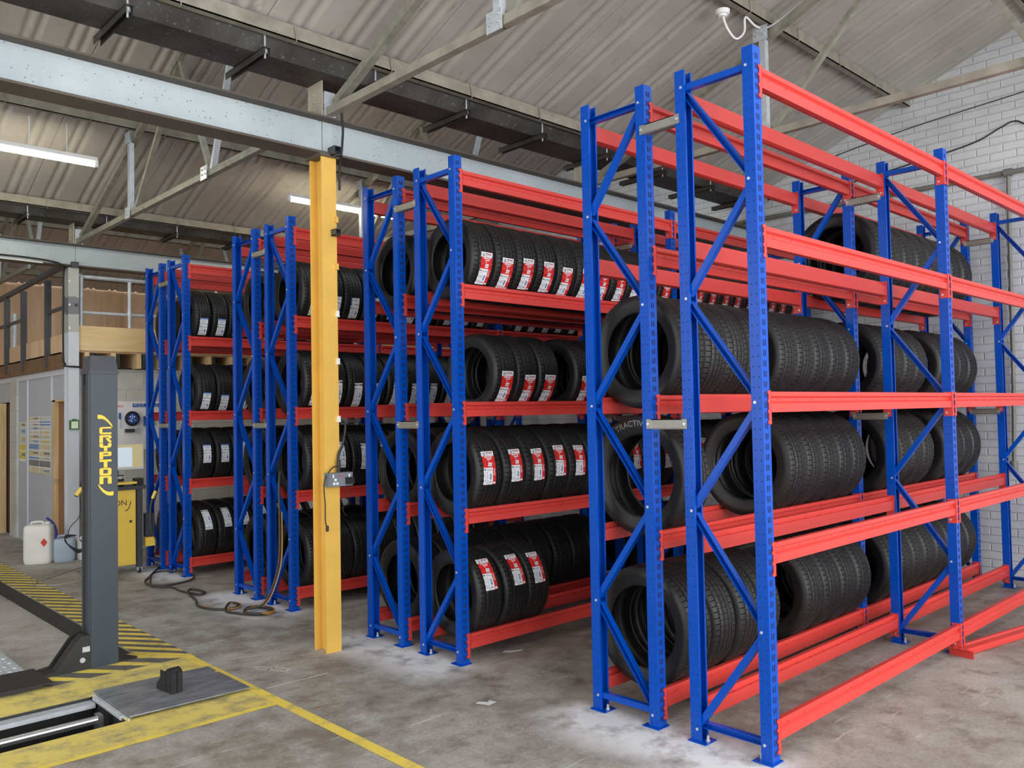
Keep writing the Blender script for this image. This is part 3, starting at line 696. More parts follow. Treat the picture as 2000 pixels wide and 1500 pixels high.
# ------------------------------------------------------------------ pit gear
t = thing('pit_jack_rails', 'bright steel rails running inside the inspection pit', 'rail', (-4, 2.75, 0))
MB().box((-3, .175, -.035), (2.30, .25, -.012)).obj('rail', GALV, t); MB().box((-3, -.245, -.05), (2.30, -.215, -.02)).obj('rail', GALV, t)
MB().cyl((-3, -.03, -.03), (2.25, -.03, -.03), .02, 12).box((2.24, -.06, -.08), (2.265, .0, -.005)).obj('bar', plain('polished_bar', srgb(215, 215, 218), .18, .9, var=.03), t)
MB().box((-3, -.20, -.20), (2.28, .16, -.185)).obj('tray', plain('pit_tray_steel', srgb(82, 84, 86), .5, .3), t)
def scuffed():
    k = NT('scuffed_steel_plate'); v = k.obj(); mp = k.n('ShaderNodeMapping', {'Vector': v, 'Scale': (3, 9, 3), 'Rotation': (0, 0, .6)}).outputs[0]
    n = k.noise(mp, 2.2, 6, .65); k.link(k.ramp(n, .35, .75, srgb(112, 116, 122), srgb(164, 166, 168)), 'Base Color')
    k.b.inputs['Metallic'].default_value = .35; k.b.inputs['Roughness'].default_value = .42; return k.m
t = thing('pit_cover_plate', 'scuffed grey steel cover plate lying over the pit end', 'plate', (-1.37, 2.76, 0))
MB().prism([(-.305, -.265), (.31, -.285), (.31, .10), (.285, .12), (.31, .15), (.31, .255), (-.305, .285)], (0, 0, .014), (1, 0, 0), (0, 1, 0), (0, 0, 1), .007).obj('plate', scuffed(), t)
m = MB()
for i in range(15): m.cyl((-.322, -.2+i*.028, .0), (-.322, -.2+i*.028+.018, .0), .012, 8)
m.box((-.312, -.27, -.02), (-.306, .28, .012)); m.obj('roller', GALV, t)
MB().box((-.28, -.25, .003), (.28, .25, .014)).obj('underframe', BLACKM, t)
# rubber wheel block on the plate
t = thing('wheel_chock', 'black rubber wedge block standing on the steel cover plate', 'chock', (-1.385, 2.755, .0215), math.radians(-84)); t.scale = (1.3, .72, 1.1)
m = MB(); L_ = .075
for y0_, y1_ in ((-.045, -.03), (.03, .045)):
    m.prism([(-.055, 0), (.06, 0), (.06, .105), (.035, .115), (-.055, .028)], (0, y1_, 0), (1, 0, 0), (0, 0, 1), (0, -1, 0), y1_-y0_)
m.box((.03, -.03, 0), (.06, .03, .112)).box((-.055, -.03, 0), (.03, .03, .02)).prism([(-.055, .015), (.035, .10), (.035, .115), (-.055, .028)], (0, .03, 0), (1, 0, 0), (0, 0, 1), (0, -1, 0), .06)
m.obj('block', RUBB, t); MB().box((.06, -.042, .004), (.068, -.003, .10)).box((.06, .003, .004), (.068, .042, .10)).box((-.02, -.049, .004), (.022, -.045, .1)).obj('tread_pad', RUBB, t)

# ------------------------------------------------------------------ lift post
t = thing('lift_post', 'tall slate grey vehicle lift post with yellow lettering', 'lift', (-1.456, 3.63, 0)); ox, oy = -1.456, 3.63
m = MB(); pr = [(-.077, -.078), (.077, -.078), (.077, .07), (-.084, .07), (-.084, .045), (-.06, .045), (-.06, -.01), (-.084, -.01), (-.084, -.06), (-.077, -.066)]
m.prism(pr, (0, 0, 0), (1, 0, 0), (0, 1, 0), (0, 0, 1), 1.75); m.obj('post', SLATE, t)
MB().box((-.082, -.008, .05), (-.058, .042, 1.68)).obj('slide_channel', BLACKM, t)
MB().box((-.088, -.086, 1.745), (.084, .078, 1.762)).obj('cap_rim', SLATEC, t)
c = MB(); A = [(-.083, -.082), (.08, -.082), (.08, .074), (-.083, .074)]; B = [(-.072, -.066), (.066, -.066), (.066, .058), (-.072, .058)]
c.add([(x, y, 1.76) for x, y in A]+[(x, y, 1.855) for x, y in B], [(3, 2, 1, 0), (4, 5, 6, 7), (0, 1, 5, 4), (1, 2, 6, 5), (2, 3, 7, 6), (3, 0, 4, 7)]); c.obj('cap', SLATEC, t)
def lx(x): return -1.532+((160+x/7.5)-177.3)/53.7*.152-ox
def lz(y): return 1.755-((790+y/7.5)-728)/569*1.755
m = MB()
def lp(pts): m.prism([(lx(x), lz(y)) for x, y in pts], (0, -.078, 0), (1, 0, 0), (0, 0, 1), (0, -1, 0), .0012)
def lr(x0, y0, x1, y1, c0=0, c1=0, c2=0, c3=0):
    p = []
    p += [(x0, y0+c0), (x0+c0, y0)] if c0 else [(x0, y0)]
    p += [(x1-c1, y0), (x1, y0+c1)] if c1 else [(x1, y0)]
    p += [(x1, y1-c2), (x1-c2, y1)] if c2 else [(x1, y1)]
    p += [(x0+c3, y1), (x0, y1-c3)] if c3 else [(x0, y1)]
    lp(p)
lp([(232, 158), (275, 158), (330, 180), (390, 235), (440, 295), (462, 340), (450, 338), (400, 285), (350, 240), (300, 218), (232, 218)])
lr(258, 338, 302, 445, 22, 0, 0, 22); lr(300, 338, 438, 361); lr(300, 419, 438, 445)
lr(258, 458, 310, 568, 10); lr(310, 458, 438, 486, 0, 14); lr(395, 486, 438, 506); lp([(345, 500), (395, 500), (438, 548), (438, 566), (402, 566)])
lr(258, 576, 312, 640, 0, 0, 0, 20); lr(385, 576, 438, 640, 0, 0, 20, 0); lr(312, 614, 385, 640); lr(325, 640, 376, 690)
lr(258, 700, 312, 808); lr(312, 700, 438, 724, 0, 14); lr(392, 724, 438, 765, 0, 0, 14, 0); lr(312, 742, 392, 765)
lr(258, 816, 438, 846); lr(322, 846, 376, 930)
lr(258, 938, 315, 1047, 18, 0, 0, 18); lr(383, 938, 438, 1047, 0, 18, 18, 0); lr(315, 938, 383, 962); lr(315, 1018, 383, 1047)
lr(258, 1056, 315, 1170); lr(383, 1056, 440, 1170, 0, 18); lr(315, 1056, 383, 1080)
lp([(235, 1172), (245, 1172), (290, 1225), (340, 1268), (400, 1292), (467, 1285), (467, 1342), (430, 1347), (370, 1335), (310, 1290), (262, 1230)])
m.obj('logo_lettering', LOGOY, t, label='yellow CRYPTON lettering with curved strokes')
MB().prism([(-.077, 0), (-.077, .20), (-.125, .20), (-.16, .17), (-.265, .025), (-.36, .012), (-.36, 0)], (0, .0, 0), (1, 0, 0), (0, 0, 1), (0, -1, 0), .08).obj('foot_gusset', BLACKM, t)
MB().prism([(-.077, 0), (-.077, .20), (-.125, .20), (-.16, .17), (-.265, .025), (-.36, .012), (-.36, 0)], (0, .075, 0), (1, 0, 0), (0, 0, 1), (0, -1, 0), .012).obj('foot_gusset', BLACKM, t)
MB().prism([(.077, -.07), (.19, -.06), (.20, -.04), (.08, .26)], (0, 0, .003), (1, 0, 0), (0, 1, 0), (0, 0, 1), .006).obj('base_plate', BLACKM, t)
MB().cyl((-.125, -.080, .06), (-.125, -.086, .06), .015, 14).obj('pin', GALV, t); MB().box((-.125, -.084, .105), (-.085, -.080, .135)).obj('latch_plate', GALV, t)
t = thing('runway_ramp', 'black steel ramp lip lying left of the lift post', 'ramp', (-1.9, 3.5, 0))
MB().prism([(-5, -.165), (-.15+.26-.0, -.165), (.10, .20), (-5, .22)], (0, 0, .022), (1, 0, 0), (0, 1, 0), (0, 0, 1), .008).obj('lip', BLACKM, t)
MB().box((-5, -.14, .002), (.06, .18, .022)).obj('beam', BLACKM, t)
t = thing('lift_platform', 'grey chequer plate lift platform at the left edge', 'platform', (-2.4, 4.2, 0))
MB().box((-4, -.45, -.03), (.58, .5, .0)).obj('deck', GALV, t)
m = MB()
for i in range(16):
    for j in range(14):
        x_, y_ = .55-i*.04, -.43+j*.068; a = .7 if (i+j) % 2 else -.7
        m.bar((x_-.012*math.cos(a), y_-.012*math.sin(a), .002), (x_+.012*math.cos(a), y_+.012*math.sin(a), .002), .006, .004)
m.obj('tread_pattern', GALV, t)

# ------------------------------------------------------------------ loose beam on the floor
t = thing('loose_beam', 'loose red rack beam lying on the floor at the right edge', 'beam', (2.09, -.10, .0), math.radians(-11))
bb = link('beam', BEAM, t, (.0, .04, .003), (math.radians(-90), 0, 0), (1, 1, 1)); bb.rotation_euler = (math.radians(90), 0, 0); bb.location = (0, .06, .044); bb.scale = (1, -1, -1)
link('end_connector', CN[1], bb); link('end_connector', CN[-1], bb, (BL, 0, 0))

# ------------------------------------------------------------------ cables and hoses
HOSE = plain('dark_hose', srgb(58, 55, 52), .5); ORNG = plain('orange_air_line', srgb(196, 140, 60), .5)
P3 = [(.19, 6.60, .12), (.05, 6.62, .03), (-.08, 6.45, .012), (-.25, 6.15, .012), (-.36, 5.95, .012), (-.38, 5.72, .012), (-.24, 5.64, .012), (-.03, 5.72, .014), (.06, 5.95, .022), (-.04, 6.22, .03), (-.2, 6.2, .03), (-.33, 5.9, .028), (-.40, 5.66, .02),
      (-.29, 5.51, .012), (-.30, 5.30, .012), (-.25, 5.05, .012), (-.18, 5.10, .014), (-.22, 5.26, .02), (-.30, 5.15, .02), (-.36, 4.85, .012), (-.43, 4.64, .012), (-.40, 4.45, .012), (-.30, 4.35, .012), (-.20, 4.42, .014), (-.22, 4.52, .02), (-.30, 4.42, .022), (-.36, 4.30, .012), (-.33, 4.17, .012), (-.28, 4.06, .012), (-.20, 3.98, .012), (-.12, 4.04, .012), (-.11, 4.14, .014), (-.18, 4.22, .02), (-.28, 4.16, .026),
      (-.31, 4.06, .028), (-.24, 3.97, .028), (-.15, 3.99, .028), (-.12, 4.1, .03), (-.2, 4.2, .035), (-.28, 4.14, .04), (-.2, 4.02, .08), (-.14, 3.98, .22), (-.10, 3.96, .42), (-.09, 3.97, .75), (-.08, 3.99, .98), (-.05, 4.02, 1.05)]
m = MB().tube(P3, .009, 8, 0); m.obj('air_hose', HOSE, label='dark air hose looping on the floor and up the third rack', cat='hose')
MB().tube([(p[0]+.014, p[1]-.012, p[2]+.002) for p in P3[20:44]], .005, 6).obj('orange_cord', ORNG, label='thin orange cord twisted along the dark air hose', cat='cord')
MB().tube([(-.48, 7.26, .006), (-.73, 7.06, .006), (-1.08, 6.64, .007), (-.95, 6.45, .007), (-.74, 6.48, .006), (-.66, 6.8, .006), (-.62, 7.04, .006), (-.5, 7.1, .006)], .005, 6).obj('thin_cable', plain('pale_cable', srgb(165, 160, 150), .5), label='thin pale cable lying on the floor before the jerry cans', cat='cable')
CAB = plain('black_cable', srgb(32, 32, 34), .5)
MB().tube([(-.296, 2.76, 1.43), (-.27, 2.76, 1.40), (-.29, 2.76, 1.29), (-.325, 2.755, 1.22), (-.333, 2.75, 1.14)], .008, 8).obj('power_cable', CAB, label='thick black cable dropping to the socket box on the yellow column', cat='cable')
t = thing('socket_box', 'grey double socket box strapped to the yellow column', 'socket', (-.333, 2.762, 1.07))
MB().box((-.085, -.045, -.042), (.085, .012, .042)).obj('body', plain('socket_grey', srgb(120, 126, 134), .45), t)
MB().box((-.06, -.047, .012), (-.05, -.045, .032)).box((.055, -.047, .012), (.065, -.045, .032)).cyl((-.04, -.045, .0), (-.04, -.048, .0), .009, 10).cyl((-.05, -.045, -.024), (-.05, -.048, -.024), .009, 10).cyl((-.027, -.045, -.024), (-.027, -.048, -.024), .009, 10).obj('switch', WHTP, t)
MB().box((.03, -.08, -.03), (.075, -.045, .012)).obj('plug', BLACKM, t); MB().tube([(0, -.02, .045), (0, -.02, .12)], .012, 8).obj('strain_relief', BLACKM, t)
MB().box((-.015, -.0475, .018), (.015, -.045, .024)).obj('badge', plain('badge_red', srgb(200, 80, 70), .5), t)
m = MB().tube([(-.34, 2.745, 1.15), (-.38, 2.745, 1.14), (-.435, 2.745, 1.06), (-.43, 2.745, .92), (-.43, 2.745, .82), (-.417, 2.745, .78)], .004, 6); m.cyl((-.417, 2.745, .79), (-.417, 2.745, .755), .009, 8); m.obj('charger_lead', CAB, label='thin black lead looping left of the socket box down the column', cat='cable')
MB().tube([(-.25, 2.755, 1.03), (-.25, 2.765, .98), (-.265, 2.768, .955), (-.25, 2.768, .93), (-.262, 2.768, .905), (-.29, 2.768, .89), (-.285, 2.768, .86), (-.265, 2.765, .835)], .003, 6).obj('charger_lead', CAB, label='kinked thin lead below the socket box on the column face', cat='cable')
MB().tube([(-.30, 2.68, 3.52), (-.27, 2.76, 3.42), (-.255, 2.77, 3.3), (-.265, 2.775, 3.14), (-.285, 2.765, 3.05), (-.29, 2.765, 2.9)], .008, 8).obj('power_cable', CAB, label='black cable running down over the beam at the yellow column head', cat='cable')
MB().tube([(-4, 7.86, 3.15), (-1.5, 7.86, 3.16), (-.75, 7.86, 3.155), (-.5, 7.87, 3.11), (-.475, 7.96, 3.0), (-.475, 7.97, 2.2), (-.475, 7.90, 2.07), (-.44, 7.855, 2.04), (.2, 7.88, 2.03)], .010, 8).obj('power_cable', CAB, label='black cable along the lower edge of the far beam and down the grey column', cat='cable')
MB().tube([(-4, 7.855, 3.125), (-1.5, 7.855, 3.13), (-.70, 7.855, 3.12)], .008, 8).obj('white_cable', WHTP, label='white cable clipped under the black one along the far beam', cat='cable')
# wall services
PIPE = plain('grey_pipe', srgb(128, 126, 120), .5, .2)
m = MB().tube([(XW-.05, 3.4, 3.43), (XW-.05, 2.2, 3.42), (XW-.05, .36, 3.40), (XW-.05, -2, 3.38)], .022, 10)
for y in (.36, .1, 1.7): m.cyl((XW-.05, y-.03, 3.40), (XW-.05, y+.03, 3.40), .035, 12)
m.obj('service_pipe', PIPE, label='horizontal grey pipe along the white brick wall', cat='pipe')
m = MB().tube([(XW-.05, .36, 3.40), (XW-.05, .37, 2.8), (XW-.045, .38, 1.8), (XW-.05, .40, .90)], .016, 10); m.cyl((XW-.05, .40, .9), (XW-.05, .40, .98), .03, 10); m.obj('drop_pipe', PIPE, label='vertical pipe dropping down the white brick wall', cat='pipe')
MB().tube([(XW-.01, 2.6, 3.62), (XW-.012, 1.9, 3.60), (XW-.01, 1.2, 3.66), (XW-.02, .65, 3.72), (XW-.02, .42, 3.80), (XW-.02, .30, 3.83), (XW-.02, .12, 3.76), (XW-.02, -.6, 3.74)], .006, 6).obj('wall_cable', CAB, label='black cable sagging across the brick wall above the pipe', cat='cable')
MB().tube([(XW-.01, 1.9, 3.9), (XW-.01, 1.2, 3.99), (XW-.01, .4, 4.05), (XW-.01, -.4, 4.10)], .004, 6).obj('wall_cable', CAB, label='upper thin cable clipped to the brick wall below the truss', cat='cable')
# smoke detector
t = thing('smoke_detector', 'round white detector hanging under the purlin with a looped cable', 'detector', (1.75, 1.22, 4.12))
MB().cyl((0, 0, .0), (0, 0, .03), .045, 18, 0, .05).cyl((0, 0, -.015), (0, 0, 0), .03, 18).obj('head', WHTP, t)
MB().tube([(0, 0, 0), (.02, -.02, -.09), (.11, -.03, -.14), (.22, -.03, -.06), (.24, -.03, .05), (.36, -.04, .02), (.5, -.05, .05), (.55, -.2, .12), (.55, -.6, .28)], .008, 8).obj('cable', WHTP, t)

# ------------------------------------------------------------------ fluorescent lights
TUBE = emis('lit_tube', (1, .92, .66, 1), 34)
for x0, lab in ((-2.16, 'lit fluorescent tube hanging at the left above the lift post'), (1.275, 'lit fluorescent tube behind the top of the yellow column')):
    t = thing('fluorescent_light', lab, 'light', (x0+.76, 6.30, 3.80))
    MB().cyl((-.73, 0, 0), (.73, 0, 0), .019, 12).obj('tube', TUBE, t)
    MB().box((-.75, -.03, .03), (.75, .03, .065)).box((-.76, -.02, -.02), (-.73, .02, .04)).box((.73, -.02, -.02), (.76, .02, .04)).obj('batten', WHTP, t)
    MB().cyl((-.3 if x0 > 0 else .2, 0, .065), (-.3 if x0 > 0 else .2, 0, .33), .006, 6).obj('chain', WHTP, t)
    MB().cyl((.5, 0, .065), (.5, 0, .33), .004, 6).obj('chain', WHTP, t)

# ------------------------------------------------------------------ mezzanine, partition, left side
MB().box((-.34, 7.90, 2.22), (XW-.4, 7.925, 2.485)).obj('fascia_board', PLYX, label='pale plywood fascia board edging the mezzanine', cat='board')
MB().box((-.40, 7.93, 2.2), (XW, 13.05, 2.225)).obj('mezzanine_deck', PLY, label='timber mezzanine deck above the block wall', cat='deck')
for i in range(8):
    x = -.28+.272*i
    MB().box((x, 7.905, 2.035), (x+.047, 9.6, 2.2)).obj('timber_joist', PINE, label=f'pine joist end under the mezzanine, {ORD[i]} from the grey column', cat='joist', group='pine joists under the mezzanine')
    MB().box((x+.05, 7.92, 2.035), (x+.095, 9.6, 2.2)).obj('timber_joist', GREENW, label=f'green joist end under the mezzanine, {ORD[i]} from the grey column', cat='joist', group='green joists under the mezzanine')
MB().box((-.34, 8.5, 2.035), (XW, 8.53, 2.2)).obj('dark_gap_board', ROUGHT, label='brown board standing for the darkness behind the joist ends', cat='timber')  # added board, its brown stands for the dark space between the joists
MB().box((-.43, 8.02, 2.04), (-.39, 13.0, 2.2)).obj('edge_timber', ROUGHT, label='rough brown edge timber above the grey partition', cat='timber')
MB().box((-.40, 8.3, 2.2), (-.385, 13.0, 2.42)).obj('kick_board', PLY, label='brown kick board along the mezzanine balustrade', cat='board')
t = thing('handrail', 'galvanised tube handrail above the pale fascia board', 'handrail', (-.29, 7.99, 2.22))
L = 4.3
MB().tube([(0, 0, .0), (0, 0, .78), (.02, 0, .81), (.5, 0, .815), (L, 0, .83)], .022, 12, sub=3).obj('top_rail', GALV, t)
MB().cyl((0, 0, .42), (L, 0, .44), .019, 12).obj('mid_rail', GALV, t)
for k in range(1, 8): MB().cyl((k*.505, 0, 0), (k*.505, 0, .81), .02, 12).cyl((k*.505, 0, .40), (k*.505, 0, .46), .028, 12).cyl((k*.505-.03, 0, .815), (k*.505+.03, 0, .815), .028, 12).obj('post', GALV, t)
t = thing('balustrade', 'dark steel balustrade on the mezzanine edge above the partition', 'balustrade', (-.42, 8.2, 2.1))
for y in (.56, 1.60, 2.42): MB().box((-.03, y-.03, -.02), (.03, y+.03, .97)).obj('post', CLOSE, t)
MB().bar((0, -.1, 1.06), (0, 3.4, .985), .05, .05).obj('top_rail', CLOSE, t)
MB().bar((0, -.1, .60), (0, .56, .60), .02, .04).obj('mid_rail', CLOSE, t); MB().bar((0, 1.60, .62), (0, 3.4, .62), .02, .04).obj('mid_rail', CLOSE, t)
t = thing('galvanised_post', 'short galvanised tube post behind the balustrade at the left edge', 'post', (-.2, 11.2, 2.225)); MB().cyl((0, 0, 0), (0, 0, .72), .035, 14).obj('tube', GALV, t)
# partition along y with two door openings
m = MB(); x0, x1 = -.38, -.33
for y0, y1, z0, z1 in ((8.02, 8.27, 0, 2.04), (8.27, 8.74, 1.70, 2.04), (8.74, 10.55, 0, 2.04), (10.55, 11.22, 1.72, 2.04), (11.22, 13.05, 0, 2.04)): m.box((x0, y0, z0), (x1, y1, z1))
m.obj('wall_partition', PARTW, kind='structure')
MB().box((-.405, 10.22, 0), (-.38, 10.50, 2.0)).obj('wall_pier', BLOCKW, kind='structure')
for i, y in enumerate((9.76, 8.74)): MB().box((-.392, y-.012, 0 if i == 0 else 1.70), (-.38, y+.012, 2.0)).obj('trim_%d' % (i+1), TRIMW, kind='structure')
MB().box((-.395, 8.02, 1.975), (-.38, 13.0, 2.04)).obj('trim_3', TRIMW, kind='structure')
d = MB().box((-.345, 8.27, 0), (-.33, 8.74, 1.70)).obj('door_1', DOORW, kind='structure')
MB().box((-.385, 8.62, 0), (-.345, 8.72, 1.70)).box((-.385, 8.27, 1.68), (-.345, 8.74, 1.70)).obj('door_frame', PINE, d)
MB().cyl((-.39, 8.60, .80), (-.43, 8.60, .80), .012, 8).cyl((-.43, 8.60, .80), (-.43, 8.50, .80), .012, 8).obj('door_handle', GALV, d)
d = MB().box((-.35, 10.56, 0), (-.33, 10.96, 1.70)).obj('doorway_2', plain('dark_doorway_shade', srgb(60, 34, 28), .6), kind='structure')  # dark panel in the open doorway, interior shade put into its colour
MB().box((-.44, 10.92, 0), (-.36, 10.97, 1.71)).box((-.395, 10.97, 0), (-.36, 11.22, 1.71)).obj('door_frame', PINE, d)
MB().box((-.445, 10.93, .70), (-.44, 10.96, .85)).obj('lock_plate', GALV, d)
MB().box((-.40, 10.52, 0), (-.38, 10.56, 1.74)).obj('trim_4', TRIMW, kind='structure')
MB().box((-.30, 8.2, 0), (-.28, 13, 2.0)).obj('wall_inner', plain('unlit_room_shade', srgb(60, 50, 46), .8), kind='structure')  # dark backing sheet, coloured as the unlit room behind the openings
# posters
def poster(y0, y1, z0, z1, seed, label):
    r = random.Random(seed); t = thing('wall_poster', label, 'poster', (-.3815, y0, z0)); m = MB().box((-.002, 0, 0), (0, y1-y0, z1-z0), 0)
    W_, H_ = y1-y0, z1-z0; yy = H_
    cols = 2 if W_ > .5 else 1; k = 0
    while yy > .05:
        h = r.uniform(.03, .11)
        for c in range(cols):
            a = W_*c/cols+.01; b = W_*(c+1)/cols-.01
            m.box((-.0028, a, yy-h+.006), (-.002, b, yy-.006), r.choice((1, 2, 3, 3, 4, 5, 1)))
            if r.random() < .7: m.box((-.0034, a+.03, yy-h*.6), (-.0028, a+(b-a)*.6, yy-h*.3), r.choice((2, 4, 5)))
        yy -= h
    m.obj('print', [WHTP, plain('print_pale', srgb(206, 208, 206), .5), plain('print_grey', srgb(120, 124, 128), .5), plain('print_cream', srgb(214, 206, 168), .5), plain('print_blue', srgb(110, 150, 196), .5), plain('print_yellow', srgb(216, 200, 90), .5)], t)
poster(8.79, 9.71, .85, 1.52, 4, 'large crowded info poster between white trim and the brown door')
poster(9.84, 10.17, .97, 1.455, 9, 'narrow info poster left of the white trim strip')
# flood lamp on grey column
t = thing('work_lamp', 'small green-framed work lamp fixed to the grey column', 'lamp', (-.402, 7.85, 1.42))
MB().box((-.045, -.02, -.05), (.045, .018, .05)).box((-.02, -.015, .05), (.02, .01, .062)).obj('case', plain('lamp_green', srgb(70, 110, 50), .5), t)
MB().box((-.033, -.023, -.038), (.033, -.02, .036)).obj('lens', plain('lamp_lens', srgb(225, 240, 215), .2, var=.02), t)

# ------------------------------------------------------------------ tool board on the block wall
t = thing('tool_board', 'white tool board with blue M.O.T. TOOLS header on the block wall', 'board', (.30, 8.045, 1.44))
MB().box((-.40, -.012, -.32), (.27, 0, .23)).obj('panel', WHTP, t)
MB().box((-.04, -.015, .165), (.25, -.012, .205)).obj('header', plain('header_blue', srgb(48, 96, 176), .4), t)
m = MB(); text_mb(m, 'M.O.T. TOOLS', .042, (.105, -.0162, .172), (1, 0, 0), (0, 0, 1), 0, .0005); m.obj('lettering', WHTP, t)
MB().box((-.25, -.015, .165), (-.14, -.012, .19)).obj('red_panel', plain('pale_red_print', srgb(226, 170, 165), .5), t)
CABB = plain('blue_tool', srgb(36, 84, 168), .4)
t2 = thing('cable_reel', 'round blue and black cable reel hanging on the tool board', 'reel', (-.02+.02, 8.0, 1.49))
m = MB().cyl((0, 0, 0), (0, .03, 0), .07, 24); m.obj('disc', CABB, t2)
m = MB()
for r_ in (.062, .07, .078): m.tube([(r_*math.cos(a*PI/8), -.004+.01*(r_-.06)*10, r_*math.sin(a*PI/8)) for a in range(17)], .006, 6, sub=2)
m.obj('coil', CAB, t2)
m = MB()
for a in (90, 210, 330): m.bar((0, -.003, 0), (.05*math.cos(math.radians(a)), -.003, .05*math.sin(math.radians(a))), .003, .014, (0, 1, 0))
for a in (45, 135, 250): m.prism([(-.012, -.008), (.012, -.008), (0, .014)], (.03*math.cos(math.radians(a)), -.001, .03*math.sin(math.radians(a))), (1, 0, 0), (0, 0, 1), (0, -1, 0), .003)
m.obj('spokes', WHTP, t2)
t2.location = (.24, 7.985, 1.475)
t3 = thing('screwdriver', 'blue-handled screwdriver hanging left of the cable reel', 'tool', (.115, 8.015, 1.47)); MB().cyl((0, 0, 0), (0, 0, .07), .012, 10).obj('handle', CABB, t3); MB().cyl((0, 0, -.09), (0, 0, 0), .004, 8).cyl((0, 0, -.1), (0, 0, -.085), .008, 8).obj('shaft', GALV, t3)
t3 = thing('tool_case', 'blue tool case hung at the right end of the tool board', 'case', (.42, 8.01, 1.45)); MB().box((-.045, -.02, -.06), (.06, .018, .05)).obj('case', CABB, t3)
t3 = thing('drill_rack', 'grey tray of small tools low on the tool board', 'tray', (.22, 8.015, 1.34)); MB().box((-.05, -.02, -.02), (.05, .015, .02)).obj('tray', CLOSE, t3)
for k in range(4): MB().cyl((.07, -.005, -.03+k*.02), (.11, -.005, -.03+k*.02), .005, 8).obj('spanner', GALV, t3)
MB().cyl((.62, 8.02, .0), (.62, 8.02, 2.0), .012, 8).cyl((.6, 8.02, 1.38), (.64, 8.02, 1.38), .02, 8).obj('conduit', plain('cream_conduit', srgb(206, 200, 186), .5), label='cream conduit on the block wall behind the farthest rack', cat='conduit')

# ------------------------------------------------------------------ testing cabinet
t = thing('testing_cabinet', 'yellow and dark grey testing cabinet on castors behind the lift post', 'cabinet', (-.46, 6.5, 0))
MB().box((-.12, 0, .09), (.215, .03, .80)).box((-.12, .03, .09), (-.10, .24, .80)).box((.19, .03, .09), (.21, .24, .80)).box((-.12, .24, .09), (.21, .26, .80)).box((-.12, .03, .09), (.21, .24, .11)).obj('body', MYEL, t)
MB().box((-.11, -.008, .11), (.205, 0, .80)).obj('door', MYEL, t)
MB().box((.225, -.01, .06), (.275, .04, .80)).obj('leg', CLOSE, t); MB().box((-.175, -.01, .06), (-.125, .04, .80)).obj('leg', CLOSE, t)
MB().box((.225, .24, .06), (.275, .28, .80)).obj('leg', CLOSE, t)
MB().box((-.18, -.03, .80), (.30, .30, .835)).obj('worktop', CLOSE, t)
MB().box((-.16, -.05, .855), (.21, .10, .875)).obj('keyboard_tray', MYEL, t)
MB().box((-.14, .12, .835), (.15, .28, .90)).obj('shelf_box', BLACKM, t)
MB().box((-.1, .10, .90), (.12, .30, .94)).obj('papers', plain('papers', srgb(210, 210, 205), .6, var=.3, scale=30), t)
MB().box((.22, .0, .835), (.29, .10, .90)).obj('speaker', BLACKM, t)
m = MB(); 
for c_x in (.25, -.15):
    m.box((c_x-.02, -.01, .03), (c_x-.012, .03, .065)).box((c_x+.012, -.01, .03), (c_x+.02, .03, .065)); m.cyl((c_x-.01, .01, .022), (c_x+.01, .01, .022), .022, 14, 1)
m.obj('castor', [GALV, BLACKM], t)
MB().cyl((.165, -.012, .50), (.165, -.007, .50), .012, 12).obj('door_lock', BLACKM, t)
m = MB(); text_mb(m, 'CRYPTON', .075, (-.04, -.0085, .655), (1, 0, 0), (0, 0, 1), 0, .0008)
m.tube([(.115, -.009, .60), (.15, -.009, .63), (.165, -.009, .69)], .004, 6); m.obj('logo_lettering', plain('logo_dark', srgb(70, 60, 40), .5), t)
MB().box((-.05, -.0095, .50), (.03, -.0085, .56)).obj('notice', WHTP, t)
t = thing('monitor', 'white computer monitor showing a pale window on the testing cabinet', 'monitor', (-.46, 6.56, .93))
MB().box((-.20, -.015, .06), (.305, .02, .30)).obj('case', plain('monitor_grey', srgb(196, 198, 200), .4), t)
MB().box((-.19, -.0165, .08), (.295, -.015, .295)).obj('screen', emis('lit_screen', srgb(205, 190, 140), .12), t)
MB().box((-.19, -.018, .085), (.20, -.0165, .27)).obj('window_page', emis('lit_page', srgb(205, 218, 228), .25), t)
MB().box((.0, .0, .0), (.08, .03, .06)).box((-.04, -.03, .0), (.12, .08, .008)).obj('stand', BLACKM, t)
t = thing('gas_probe', 'yellow-handled probe hanging at the right of the testing cabinet', 'probe', (-.10, 6.47, .60))
MB().cyl((0, 0, .10), (.03, 0, .17), .016, 10).obj('handle', MYEL, t); MB().tube([(0, 0, .1), (-.02, 0, .0), (-.01, 0, -.2), (.03, 0, -.3), (.02, 0, -.42)], .012, 8).obj('hose', HOSE, t)
t = thing('power_unit', 'dark handheld unit with yellow base hanging beside the cabinet', 'unit', (-.10, 6.5, .26))
MB().box((-.06, -.03, .08), (.02, .04, .30)).obj('body', plain('unit_slate', srgb(52, 56, 66), .5), t); MB().box((-.06, -.035, -.01), (.03, .045, .075)).obj('base', MYEL, t)
t = thing('left_probe', 'yellow and black tailpipe probe left of the lift post', 'probe', (-.74, 6.5, .78))
MB().cyl((-.03, 0, 0), (.02, 0, .07), .02, 12, 0, .022).obj('sleeve', MYEL, t); MB().cyl((-.034, 0, -.006), (-.03, 0, .0), .018, 12).cyl((.02, 0, .07), (.06, 0, .15), .028, 12).obj('nozzle', BLACKM, t)
t = thing('cable_bundle', 'coiled black cable hanging left of the lift post', 'cable', (-.80, 6.5, .35))
m = MB()
for k in range(4): m.tube([(.0+k*.01, 0, .07), (-.06, .0, .05+.01*k), (-.04, .01, -.0), (.05, 0, -.06-.01*k), (.10, 0, -.03), (.06, .01, .03)], .005, 6)
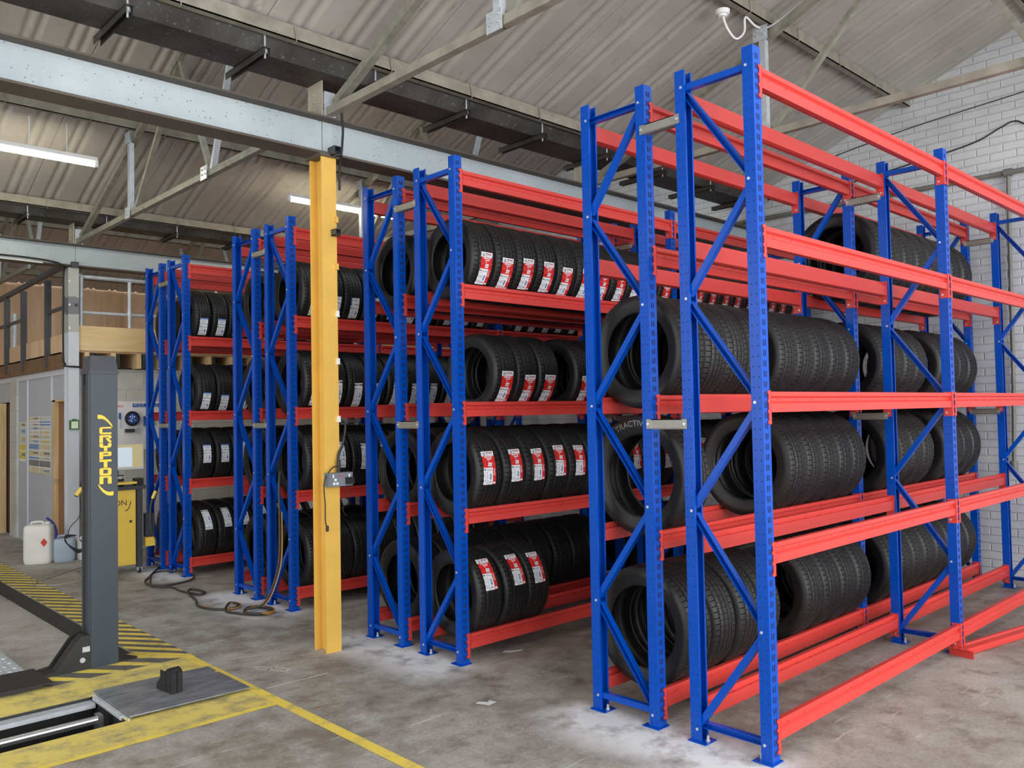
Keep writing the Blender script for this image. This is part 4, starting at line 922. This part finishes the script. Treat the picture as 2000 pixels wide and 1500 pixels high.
m.tube([(-.04, 0, .06), (-.02, 0, .15), (.06, 0, .25), (.06, 0, .45)], .004, 6); m.obj('coil', CAB, t)

# ------------------------------------------------------------------ jerry cans
def jerry(x, y, w, d, h, mat, label, neck=True, rz=0):
    t = thing('jerry_can', label, 'can', (x, y, 0), rz); m = MB(); n = 28; Zs = [(0, .90), (.015, .97), (.05, 1), (h*.86, 1), (h*.95, .96), (h*.985, .86), (h, .70)]; V = []
    def pt(a, s):
        ca, sa = math.cos(a), math.sin(a); e = .35
        return (w/2*s*math.copysign(abs(ca)**e, ca), d/2*s*math.copysign(abs(sa)**e, sa))
    for z, s in Zs:
        for i in range(n): px, py = pt(2*PI*i/n, s); V.append((px, py, z))
    F = [(j*n+i, j*n+(i+1) % n, (j+1)*n+(i+1) % n, (j+1)*n+i) for j in range(len(Zs)-1) for i in range(n)]
    m.add(V, F, 0, True); m.add([V[i] for i in range(n)], [tuple(range(n-1, -1, -1))]); m.add(V[-n:], [tuple(range(n))]); m.obj('body', mat, t)
    MB().cyl((w*.28, 0, h-.01), (w*.28, 0, h+.02), .028, 14).obj('cap', mat, t)
    MB().tube([(-w*.3, 0, h-.01), (-w*.25, 0, h+.018), (.02, 0, h+.02), (w*.12, 0, h-.005)], .012, 8).obj('handle', mat, t); return t
JW = plain('milky_plastic', srgb(222, 221, 216), .4, var=.05, scale=5); JB = plain('bluish_milky_plastic', srgb(168, 182, 198), .3, var=.06, scale=5)
t = jerry(-.71, 7.93, .27, .24, .40, JW, 'tall white jerry can with red diamond label by the partition', rz=-.5)
MB().prism([(0, -.045), (.032, 0), (0, .045), (-.032, 0)], (.07, -.1215, .22), (1, 0, 0), (0, 0, 1), (0, -1, 0), .002).obj('hazard_diamond', plain('hazard_red', srgb(205, 50, 40), .5), t)
t = jerry(-.50, 7.86, .21, .17, .24, JB, 'bluish jerry can with a blue spout between white can and post', rz=-.25)
MB().tube([(-.07, 0, .23), (-.07, 0, .32), (-.10, 0, .40), (-.16, 0, .46)], .012, 10).obj('spout', plain('blue_spout', srgb(50, 52, 140), .4), t)
jerry(-.30, 7.80, .17, .16, .22, JW, 'small pale container half hidden behind the lift post', rz=.1)
